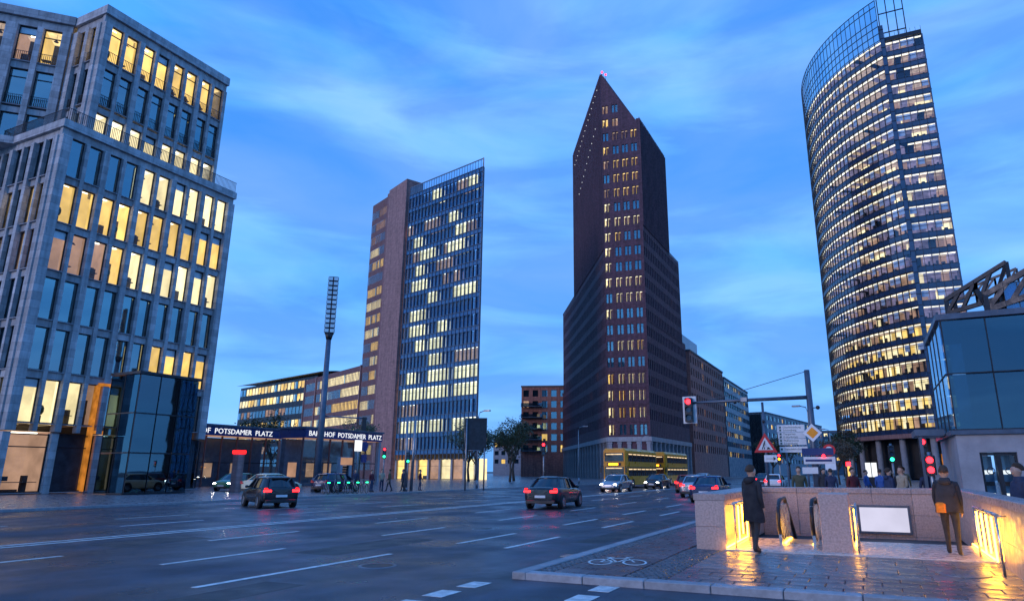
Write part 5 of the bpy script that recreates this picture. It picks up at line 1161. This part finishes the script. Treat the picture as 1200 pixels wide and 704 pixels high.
# ================================================================== vehicles
def paint_mat(name, c, metal=0.4): return surf(name, c, 0.25, metal=metal, var=0.04, scale=2, coat=0.6)
def car(label, loc, rz, paint, head=True, tail=True, group='cars on the road', kind='sedan', braking=True):
    """local +Y is the front"""
    t = thing('car', label, 'car', loc, rz, group)
    w = .89; L0_, L1_ = -2.2, 2.2
    hb = kind != 'sedan'
    st_ = [(-2.18, .80, .34, .84, .90), (-2.12, .92, .26, .92, 1.0), (-1.75, .98, .22, .95, 1.03), (-1.0, 1.0, .2, .95, 1.0), (0, 1.0, .2, .94, .98), (.9, 1.0, .2, .92, .98), (1.35, .99, .2, .88, .95), (1.8, .95, .22, .78, .86), (2.1, .86, .28, .64, .72), (2.2, .72, .36, .56, .60)]
    b = MB(); rings = []
    for y, k, zb, belt, deck in st_:
        W = w * k; zm = zb + (belt - zb) * .55
        rings.append([(-W * .88, y, zb), (-W * .97, y, zb + .10), (-W, y, zm), (-W * .985, y, belt - .05), (-W * .90, y, belt + .01), (-W * .55, y, deck), (W * .55, y, deck), (W * .90, y, belt + .01), (W * .985, y, belt - .05), (W, y, zm), (W * .97, y, zb + .10), (W * .88, y, zb)])
    b.loft(rings, paint, smooth=True); body_o = ob('body', b, t); sm_ = body_o.modifiers.new('soften', 'SUBSURF'); sm_.levels = 1; sm_.render_levels = 1
    rear = -2.0 if hb else -1.72; rt = rear + (.30 if hb else .62)
    def gr(yr, yf, hw, z, yk): return [(-hw * .80, yr, z), (0, yr - .05, z + .006), (hw * .80, yr, z), (hw * .97, yr * .72 + yf * .28, z), (hw, yr * .45 + yf * .55, z), (hw * .90, yf - .10, z), (hw * .6, yf + .06, z), (0, yf + .12, z + .006), (-hw * .6, yf + .06, z), (-hw * .90, yf - .10, z), (-hw, yr * .45 + yf * .55, z), (-hw * .97, yr * .72 + yf * .28, z)]
    g0, g1, g2, g3 = gr(rear, 1.16, .83, .94, 0), gr(rt - .02, .42, .70, 1.36, 0), gr(rt + .04, .34, .665, 1.425, 0), gr(rt + .28, .12, .50, 1.47, 0)
    b = MB(); b.loft([g0, g1], 'car_glass', cap=False, smooth=True); ob('windows', b, t)
    b = MB(); b.loft([[(x * 1.01, y, z) for x, y, z in g1], g2, g3], paint, smooth=True)
    for q in (2, 5, 9, 0): b.bar(Vector(g0[q]) * 1.004, Vector(g1[q]) * 1.004, .075, .05, paint)
    for q in (4, 10): b.bar(Vector(g0[q]) * 1.004, Vector(g1[q]) * 1.004, .075, .03, 'black')
    ob('roof', b, t)
    b = MB(); b.bar((0, rt + .02, 1.40), (0, rt - .14 if hb else rt + .01, 1.41), .9, .03, paint); ob('spoiler', b, t) if hb else None
    wm = cached('wheel', lambda: (lambda q: (q.cyl((-.11, 0, 0), (.11, 0, 0), .325, .325, 22, 'tyre'), q.cyl((-.116, 0, 0), (.116, 0, 0), .21, .21, 16, 'alloy'), 1) and q.mesh('wheel'))(MB()))
    am = cached('arch', lambda: (lambda q: (q.cyl((-.07, 0, 0), (.07, 0, 0), .385, .385, 22, 'black'), 1) and q.mesh('wheel_arch'))(MB()))
    for y in (-1.35, 1.35):
        for s in (-1, 1): ob('wheel_arch', am, t, (s * .812, y, .36)); ob('wheel', wm, t, (s * .79, y, .325))
    for s in (-1, 1):
        b = MB(); b.bbox(s * .60 - .13, s * .60 + .13, 1.99, 2.12, .58, .68, 'head' if head else 'steel', .02); ob('headlight', b, t)
        b = MB(); b.bbox(s * .64 - .16, s * .64 + .16, -2.20, -2.02, .76, .86, ('tail' if braking else 'tail_dim') if tail else 'red', .02); b.bbox(s * .72 - .07, s * .72 + .07, -2.19, -2.02, .862, .95, 'tail_dim' if tail else 'red', .02); ob('tail_light', b, t)
        b = MB(); b.sph((s * .93, .72, .98), (.1, .07, .07), 8, 6, paint); ob('wing_mirror', b, t)
    b = MB(); b.box(-.26, .26, -2.215, -2.17, .52, .63, 'white'); ob('number_plate', b, t)
    b = MB(); b.box(-.26, .26, 2.18, 2.215, .40, .50, 'white'); b.box(-.5, .5, 2.12, 2.20, .30, .40, 'black'); ob('front_plate', b, t)
    b = MB(); b.box(-.72, .72, -2.22, -2.05, .28, .42, 'black', bev=.03); ob('rear_bumper', b, t)
    return t
P1 = paint_mat('silver_car_paint', (.42, .43, .45), .7); P2 = paint_mat('black_car_paint', (.015, .016, .02)); P3 = paint_mat('dark_blue_car_paint', (.02, .035, .10)); P4 = paint_mat('white_car_paint', (.70, .71, .72), 0.0); P5 = paint_mat('beige_taxi_paint', (.62, .55, .38), 0.0); P6 = paint_mat('dark_red_car_paint', (.20, .015, .02))
car('black saloon with glowing brake lights in the middle of the road', (-14.2, 31.0, ROAD), R(6), P2)
car('black car with tail lights turning left before the stone office block', (-27.5, 25.5, ROAD), R(62), P2, kind='hatch')
car('dark blue car with red tail lights in the kerb lane', (-8.6, 41.0, ROAD), R(0), P3)
car('silver car with red tail lights in the middle lane', (-11.0, 48.0, ROAD), R(2), P1)
car('dark red hatchback with tail lights on far down the near lanes', (-13.9, 58.0, ROAD), 0, P6, kind='hatch')
car('small white car with tail lights on far along the kerb lane', (-8.4, 70.0, ROAD), 0, P4, kind='hatch')
car('distant black car braking near the street end', (-12.0, 88.0, ROAD), 0, P2)
car('silver car with dazzling headlights in front of the bus', (-20.2, 57.0, ROAD), R(180), P1, tail=False)
car('black car with bright headlights beside the yellow bus', (-20.0, 69.0, ROAD), R(180), P2, tail=False)
car('oncoming white hatchback with headlights on behind the buses', (-20.4, 92.0, ROAD), R(180), P4, tail=False, kind='hatch')
car('beige taxi parked before the stone office block', (-40.2, 37.5, 0), R(-2), P5, head=False, tail=False, group='parked cars')
car('dark blue car parked by the floodlight mast', (-39.6, 43.6, 0), R(3), P3, head=False, tail=False, group='parked cars', kind='hatch')
P7 = paint_mat('green_taxi_van_paint', (.03, .22, .10), 0.0)
car('green car with lit headlight behind the stone pillar', (-50.0, 42.5, 0), R(200), P7, tail=False, group='parked cars', kind='hatch')

def bus(label, loc, rz):
    """double-decker, local -Y is the front"""
    t = thing('double_decker_bus', label, 'bus', loc, rz, 'double-decker buses')
    W, Ln, H = 1.27, 11.5, 4.1
    def rr(y, k, zb=.32, zt=H): return [(-W * k, y, zb), (-W * k, y, zt - .25), (-W * k + .22, y, zt), (W * k - .22, y, zt), (W * k, y, zt - .25), (W * k, y, zb)]
    b = MB(); b.loft([rr(0.0, .93, .4, H - .12), rr(.22, 1), rr(Ln - .1, 1), rr(Ln, .96)], 'yellow'); ob('body', b, t)
    for s in (-1, 1):
        for z0, z1, nm in ((1.25, 2.05, 'lower_window'), (2.75, 3.6, 'upper_window')):
            wb = cached(('busw', z1 - z0), lambda: (lambda q: (q.box(-.012, .012, 0, 1.4, 0, z1 - z0, 'car_glass'), q.box(-.016, .016, .1, 1.3, z1 - z0 - .16, z1 - z0 - .06, 'bus_window'), q.box(-.015, .015, .2, .55, .0, .34, 'furn'), q.box(-.015, .015, .85, 1.2, .0, .34, 'furn'), 1) and q.mesh('bus_window'))(MB()))
            for i in range(7): ob(nm, wb, t, (s * (W + .004), .9 + i * 1.48, z0))
    for z0, z1, nm in ((1.15, 2.2, 'windscreen'), (2.75, 3.62, 'upper_windscreen')):
        b = MB(); b.box(-1.05, 1.05, -.03, .03, z0, z1, 'car_glass', bev=.01); b.box(-.9, .9, -.034, -.031, z1 - .2, z1 - .1, 'bus_window'); ob(nm, b, t)
    b = MB(); b.box(-W - .006, W + .006, .3, Ln - .2, 2.12, 2.2, 'black'); b.box(-1.0, 1.0, -.036, .0, .9, 1.05, 'black'); ob('trim', b, t)
    b = MB(); b.box(-.75, .75, -.05, -.01, 2.3, 2.6, 'black'); b.box(-.62, .45, -.06, -.051, 2.36, 2.54, 'sig_amber'); ob('destination_display', b, t)
    b = MB(); b.box(-1.1, 1.1, -.035, .02, .42, .62, 'black'); ob('bumper', b, t)
    for s in (-1, 1):
        b = MB(); b.bbox(s * .9 - .16, s * .9 + .16, -.06, .05, .68, .86, 'head', .03); ob('headlight', b, t)
        b = MB(); b.tube([(s * 1.15, .05, 2.2), (s * 1.4, -.25, 2.25), (s * 1.4, -.3, 1.9)], .03, 6, 'black'); b.box(s * 1.4 - .08, s * 1.4 + .08, -.36, -.28, 1.6, 2.1, 'black'); ob('mirror', b, t)
        for y in (2.4, 8.6):
            b = MB(); b.cyl((s * 1.05, y, .48), (s * 1.285, y, .48), .48, .48, 20, 'tyre'); b.cyl((s * 1.05, y, .48), (s * 1.292, y, .48), .26, .26, 14, 'alloy'); ob('wheel', b, t)
    return t
M['bus_window'] = lit('bus_interior_light', (1.0, .72, .42), .55, var=0, scale=3.0, blot=.3)
bus('yellow double-decker bus facing the camera before the brick tower', (-24.3, 68.0, ROAD), R(0))
bus('second yellow double-decker bus queued behind the first', (-24.2, 83.0, ROAD), R(0))

# ================================================================== people
def skin_mesh(verts, edges, radii, root=0, levels=1):
    me = bpy.data.meshes.new('body'); me.from_pydata(verts, edges, [])
    o = bpy.data.objects.new('body_tmp', me); col.objects.link(o)
    sk = o.modifiers.new('skin', 'SKIN'); sk.use_smooth_shade = True
    for i, r in enumerate(radii):
        me.skin_vertices[0].data[i].radius = r if isinstance(r, tuple) else (r, r)
    for i in range(len(verts)): me.skin_vertices[0].data[i].use_root = (i == root)
    ss = o.modifiers.new('sub', 'SUBSURF'); ss.levels = levels; ss.render_levels = levels
    dg = bpy.context.evaluated_depsgraph_get(); out = bpy.data.meshes.new_from_object(o.evaluated_get(dg))
    bpy.data.objects.remove(o); bpy.data.meshes.remove(me); return out
def person_mesh(mats, stride=.18, armL=(.08, -.1), armR=(-.05, .12), elbow=.12, coat=False, hands=True):
    """standing or walking figure 1.75 m tall facing -Y; mats: (jacket, trousers, shoes, skin)"""
    V = []; E = []; Rr = []; tag = []
    def v(p, r, tg, link=None):
        V.append(p); Rr.append(r); tag.append(tg); i = len(V) - 1
        if link is not None: E.append((link, i))
        return i
    J, T, S, K = 0, 1, 2, 3
    pel = v((0, 0, .95), (.155, .12), T if not coat else J)
    sp = v((0, 0.0, 1.14), (.15, .115), J, pel); ch = v((0, .0, 1.34), (.175, .125), J, sp)
    nk = v((0, .0, 1.475), (.075, .07), J, ch); n2 = v((0, -.012, 1.53), (.055, .055), K, nk)
    hd = v((0, -.025, 1.60), (.075, .088), K, n2); h2 = v((0, -.02, 1.68), (.078, .095), K, hd); v((0, -.01, 1.74), (.045, .055), K, h2)
    v((0, -.125, 1.625), (.016, .02), K, hd)
    for s in (-1, 1):
        v((s * .085, .0, 1.63), (.014, .025), K, hd)
        fw = s * stride
        hp = v((s * .095, 0, .88), (.095, .10), T, pel); kn = v((s * .10, -fw * .45 - .02, .50), .062, T, hp)
        an = v((s * .10, -fw + .03, .10), .045, T, kn); v((s * .105, -fw + .05, .045), (.04, .035), S, an); v((s * .115, -fw - .14, .035), (.042, .03), S, an)
        sh = v((s * .19, .0, 1.40), .068, J, ch); a = armL if s < 0 else armR
        el = v((s * .235, a[0] * .6, 1.12), .05, J, sh); wr = v((s * .225, a[0] - elbow, .90), .034, J, el)
        pa = v((s * .22, a[0] - elbow - .02, .83), (.022, .036), K, wr)
        if hands:
            for q, (dy, ln) in enumerate(((-.03, .07), (-.01, .085), (.01, .08), (.03, .062))):
                f1 = v((s * .218, a[0] - elbow - .02 + dy, .83 - ln * .55), .009, K, pa); v((s * .205, a[0] - elbow - .02 + dy, .83 - ln), .0075, K, f1)
            th = v((s * .20, a[0] - elbow - .055, .815), .0095, K, pa); v((s * .19, a[0] - elbow - .068, .785), .008, K, th)
    me = skin_mesh(V, E, Rr)
    for m in mats: me.materials.append(M[m] if isinstance(m, str) else m)
    segs = [(Vector(V[a]), Vector(V[b]), tag[b]) for a, b in E]
    for p in me.polygons:
        c = p.center; best, bt_ = 9, 0
        for a, b, tg in segs:
            d = b - a; k = max(0, min(1, (c - a).dot(d) / max(1e-9, d.dot(d)))); dd = (c - (a + d * k)).length
            if dd < best: best, bt_ = dd, tg
        p.material_index = bt_; p.use_smooth = True
    return me
def hair_mesh(c): 
    b = MB(); rings = []
    for i in range(7):
        th = R(12 + i * 14); rings.append([(.092 * math.sin(th) * math.cos(a), .012 + .115 * math.sin(th) * math.sin(a) + .02 * (i / 6), 1.675 + .112 * math.cos(th) - (.03 * i / 6 if math.sin(a) > -.2 else -.025 * i / 6)) for a in [2 * math.pi * j / 14 for j in range(14)]])
    b.loft(rings, c, cap=True, smooth=True); return b.mesh('hair')
cl = {}
for n_, c in (('navy', (.02, .03, .07)), ('charcoal', (.03, .03, .035)), ('blue', (.03, .09, .30)), ('maroon', (.12, .02, .03)), ('olive', (.07, .07, .04)), ('denim', (.04, .06, .12)), ('beige', (.35, .28, .2)), ('brown_hair', (.05, .03, .02)), ('orange', (.75, .22, .02))):
    cl[n_] = surf('cloth_' + n_, c, .85, var=.2, scale=14, bump=.2)
cl['dark'] = surf('cloth_dark', (.018, .018, .024), .85, var=.2, scale=14, bump=.2)
PM = [person_mesh((cl['navy'], cl['charcoal'], 'black', 'skin'), .16), person_mesh((cl['maroon'], cl['denim'], 'black', 'skin'), .05, coat=True), person_mesh((cl['olive'], cl['charcoal'], 'black', 'skin'), .22, armL=(-.1, 0), armR=(.12, 0)), person_mesh((cl['blue'], cl['denim'], 'black', 'skin'), .10, coat=True), person_mesh((cl['beige'], cl['navy'], 'black', 'skin'), .0, elbow=.2), person_mesh((cl['dark'], cl['charcoal'], 'black', 'skin'), .14, coat=True)]
HM = hair_mesh(cl['brown_hair'])
def coat_mesh(mat, z0, seed):
    b = MB(); rnd = random.Random(seed); ph = rnd.uniform(0, 6); rings = []
    for i in range(9):
        f = i / 8; z = 1.43 + (z0 - 1.43) * f
        rx = .17 + .05 * math.sin(min(1, f * 3) * 1.5) - .02 * math.sin(f * 3.1) + .035 * f; ry = .115 + .035 * min(1, f * 3) + .03 * f
        rings.append([((rx + .012 * f * math.sin(7 * a + ph + f * 2)) * math.cos(a), (ry + .014 * f * math.sin(5 * a + ph)) * math.sin(a), z + .015 * math.sin(3 * a + ph) * f) for a in [2 * math.pi * j / 24 for j in range(24)]])
    b.loft(rings, mat, cap=False, smooth=True)
    col_ = [[(r * math.cos(a), r * .95 * math.sin(a) + .01, z) for a in [2 * math.pi * j / 16 for j in range(16)]] for r, z in ((.11, 1.43), (.10, 1.50), (.085, 1.53))]
    b.loft(col_, mat, cap=False, smooth=True); b.sph((0, .115, 1.45), (.12, .055, .075), 12, 6, mat); return b.mesh('coat')
def person(label, k, loc, rz, s=1.0, group=None, bag=None, coat=None):
    t = thing('person', label, 'person', loc, rz, group); t.scale = (s, s, s)
    ob('body', PM[k], t); ob('hair', HM, t)
    if coat: ob('coat', coat_mesh(cl[coat[0]], coat[1], len(label)), t)
    if bag:
        b = MB(); b.bbox(.03, .21, .10, .20, .84, 1.04, bag, .03); ob('backpack', b, t)
        b = MB()
        b.tube([(-.14, .17, 1.14), (-.17, .06, 1.32), (.02, .05, 1.475), (.12, -.07, 1.42), (.10, -.145, 1.3), (-.05, -.14, 1.12), (-.155, .02, 1.02)], .014, 6, cl['dark'])
        ob('straps', b, t)
    return t
person('person in a dark navy jacket walking by the pavilion door at right', 0, (2.52, 15.4, 0), R(-70), .99, 'people at the stair entrance', coat=('navy', .86))
person('person in dark clothes with a small orange bag standing on the stair landing', 5, (1.35, 15.9, 0), R(170), .97, 'people at the stair entrance', bag=cl['orange'], coat=('charcoal', .84))
person('person in a dark coat stepping onto the landing by the left wall', 5, (-2.25, 14.7, 0), R(150), .98, 'people at the stair entrance', coat=('dark', .62))
crowd_l = ['person in navy leftmost of the waiting group by the portal', 'person in maroon waiting beside the portal', 'person in olive walking at the crossing by the red pedestrian signal', 'person in blue coat waiting in the group before the pavilion', 'person in beige jacket in the middle of the waiting group', 'person in navy walking towards the twin posts', 'person in maroon rightmost at the crossing']
for i, (lab, k, x, y, r) in enumerate(zip(crowd_l, (0, 1, 2, 3, 4, 0, 1), (-37.2, -36.4, -36.2, -37.0, -36.5, -35.5, -35.2), (43.0, 44.0, 46.0, 44.8, 45.4, 46.9, 48.9), (40, 90, -60, 140, 60, -30, 110))): person(lab, k, (x, y, 0), R(r), random.uniform(.95, 1.03), 'people waiting across the road')
crowd_r = ['person in olive behind the granite back wall, furthest left', 'person in navy walking away beyond the granite wall', 'person in maroon coat beyond the granite wall', 'person in blue coat beside the lit stele', 'person in beige jacket behind the back wall near the pavilion', 'person in olive by the green traffic signal', 'person in navy close to the glass pavilion corner', 'person in blue hurrying between stele and columns']
for i, (lab, k, x, y, r) in enumerate(zip(crowd_r, (2, 0, 1, 3, 4, 2, 0, 3), (-2.4, -1.5, -.6, .4, 1.0, 1.5, 1.7, -.2), (27, 31, 28, 34, 27, 38, 25.8, 40), (0, 180, 40, 160, -50, 170, 20, 70))): person(lab, k, (x, y, 0), R(r), random.uniform(.95, 1.02), 'people beyond the stair wall')

for lab, k, x, y, r, ct in (('person in a charcoal coat leaning by the gantry mast foot', 5, -1.9, 33.2, 30, 'charcoal'), ('person in an olive coat left of the lit stele', 2, -.9, 37.5, 200, 'olive'), ('person in a dark coat between green signal and pavilion canopy', 5, 1.15, 33.0, 10, 'dark'), ('person in a navy coat just behind the granite wall corner', 0, .55, 25.2, 120, 'navy'), ('person in denim and charcoal coat far behind the back wall', 3, -1.1, 45.0, 0, 'charcoal')): person(lab, k, (x, y, 0), R(r), random.uniform(.96, 1.03), 'people beyond the stair wall', coat=(ct, .75))
# ================================================================== rental bicycles
def bicycle():
    t = thing('rental_bicycle', '', 'bicycle', (0, 0, 0), 0, 'rental bicycles in the rack'); B_ = 'metal_grey'
    for y, nm in ((-.52, 'rear_wheel'), (.52, 'front_wheel')):
        b = MB(); pts = [(0, y + .33 * math.cos(a), .34 + .33 * math.sin(a)) for a in [2 * math.pi * k / 20 for k in range(21)]]; b.tube(pts, .022, 6, 'tyre')
        for k in range(8): a = math.pi * k / 4; b.bar((0, y, .34), (0, y + .32 * math.cos(a), .34 + .32 * math.sin(a)), .006, .006, 'steel')
        ob(nm, b, t)
    b = MB()
    for p, q in (((0, -.52, .34), (0, -.1, .30)), ((0, -.1, .30), (0, -.22, .82)), ((0, -.52, .34), (0, -.2, .72)), ((0, -.1, .30), (0, .38, .70)), ((0, .52, .34), (0, .36, .92)), ((0, .36, .92), (0, .34, 1.05))): b.tube([p, q], .025, 6, B_)
    ob('frame', b, t)
    b = MB(); b.tube([(-.3, .22, 1.06), (-.2, .34, 1.06), (.2, .34, 1.06), (.3, .22, 1.06)], .016, 6, 'black'); ob('handlebar', b, t)
    b = MB(); b.sph((0, -.24, .86), (.09, .14, .04), 10, 6, 'black'); ob('saddle', b, t)
    b = MB(); b.box(-.08, .08, -.60, -.50, .78, .84, 'sig_green'); ob('green_lamp', b, t)
    return t
bk = bicycle()
blabels = ['leftmost of the row of rental bicycles', 'second rental bicycle from the left', 'middle rental bicycle of the row of five', 'fourth rental bicycle from the left', 'rightmost of the row of rental bicycles']
for i, lab in enumerate(blabels):
    o = bk if i == 0 else copy_tree(bk)
    o.location = (-36.4 + .25 * i, 39.0 + .75 * i, 0); o.rotation_euler = (0, 0, R(60)); o['label'] = lab + ' across the road'

# ================================================================== trees
def tree_meshes(seed, h, crown_r, leafmat, n_leaf=2600):
    rnd = random.Random(seed); tb = MB(); tips = []
    def limb(p, d, r, l, lev):
        q = p + d * l; m_ = p + d * l * .5 + Vector((rnd.uniform(-.05, .05), rnd.uniform(-.05, .05), 0)) * l
        tb.tube([p, m_, q], [r, r * .8, r * .6], 6 if lev else 9, 'bark')
        if lev >= 3: tips.append(q); return
        for k in range(3 if lev else 5):
            a = rnd.uniform(0, 6.28); sp_ = rnd.uniform(.45, .95)
            nd = (d + Vector((math.cos(a) * sp_, math.sin(a) * sp_, rnd.uniform(-.1, .35)))).normalized()
            limb(p + d * l * rnd.uniform(.7, 1.0), nd, r * .55, l * rnd.uniform(.6, .8), lev + 1)
        tips.append(q)
    limb(Vector((0, 0, 0)), Vector((0, 0, 1)), h * .022, h * .36, 0)
    lb_ = MB()
    for i in range(n_leaf):
        c = rnd.choice(tips) + Vector((rnd.gauss(0, 1), rnd.gauss(0, 1), rnd.gauss(0, .8))) * h * .045
        s = rnd.uniform(.10, .22) * h / 10; a = Vector((rnd.uniform(-1, 1), rnd.uniform(-1, 1), rnd.uniform(-.6, .6))).normalized(); b_ = a.orthogonal().normalized()
        lb_.face([c - a * s, c + b_ * s * .5, c + a * s, c - b_ * s * .5], leafmat)
    return tb.mesh('trunk'), lb_.mesh('crown')
TM = [tree_meshes(1, 11, 4, 'leaf'), tree_meshes(2, 11, 4, 'leaf'), tree_meshes(5, 9, 3.5, 'leaf_autumn')]
trees = [((-62, 100), 1.0, 0, 'dark leafy tree left of the gap between the two tall towers'), ((-57, 107), 1.08, 1, 'tallest dark tree in the gap between the two tall towers'), ((-53.5, 99), .9, 0, 'dark tree right of the gap before the brick corner block'), ((-68, 112), 1.0, 1, 'dark tree close to the glass prow tower foot'),
         ((-3.6, 95), .75, 2, 'brownish street tree nearest along the right pavement'), ((-3.4, 118), .8, 1, 'dark street tree second along the right pavement'), ((-3.8, 145), .8, 0, 'third dark street tree along the right pavement'), ((-4.0, 180), .85, 2, 'brownish street tree far along the right pavement'), ((-15.8, 130), .8, 1, 'dark tree on the left side of the far street'), ((-17, 170), .9, 0, 'dark tree deeper in the far street'), ((-14, 230), .95, 2, 'brownish tree at the far street end'), ((-8, 260), .95, 1, 'dark tree closing the far street end'),
         ((-78, 72), 1.0, 0, 'dark tree behind the left station pavilion'), ((-72, 84), .95, 1, 'dark tree between station pavilion and terracotta wing')]
for i, ((x, y), s, k, lab) in enumerate(trees):
    t = thing('tree', lab, 'tree', (x, y, -.1), random.uniform(0, 6.28), 'dusk street trees'); t.scale = (s, s, s)
    ob('trunk', TM[k][0], t); ob('crown', TM[k][1], t)

# ================================================================== street lamps
def street_lamp(label, loc, rz, h=7.5):
    t = thing('street_lamp', label, 'street lamp', loc, rz, 'slim street lamps along the road')
    b = MB(); b.tube([(0, 0, 0), (0, 0, 3), (0, 0, h - .6), (.15, 0, h - .15), (.7, 0, h)], [.09, .075, .06, .05, .045], 8, 'metal_grey'); b.cyl((0, 0, 0), (0, 0, .8), .12, .11, 10, 'metal_grey'); ob('pole', b, t)
    b = MB(); b.bbox(.6, 1.35, -.13, .13, h - .08, h + .06, 'metal_grey', .03); b.box(.7, 1.28, -.1, .1, h - .095, h - .081, 'white'); ob('lamp_head', b, t)
for lab, x, y, r in (('slim street lamp on the plaza edge before the station pavilion', -35.0, 58, 0), ('slim street lamp on the plaza edge before the pointed tower', -35.0, 84, 0), ('slim street lamp on the plaza edge under the brick tower arcade', -35.0, 112, 0), ('slim street lamp on the right kerb beyond the signal gantry', -4.6, 66, 180), ('slim street lamp far along the right kerb', -4.6, 104, 180)): street_lamp(lab, (x, y, 0), R(r))
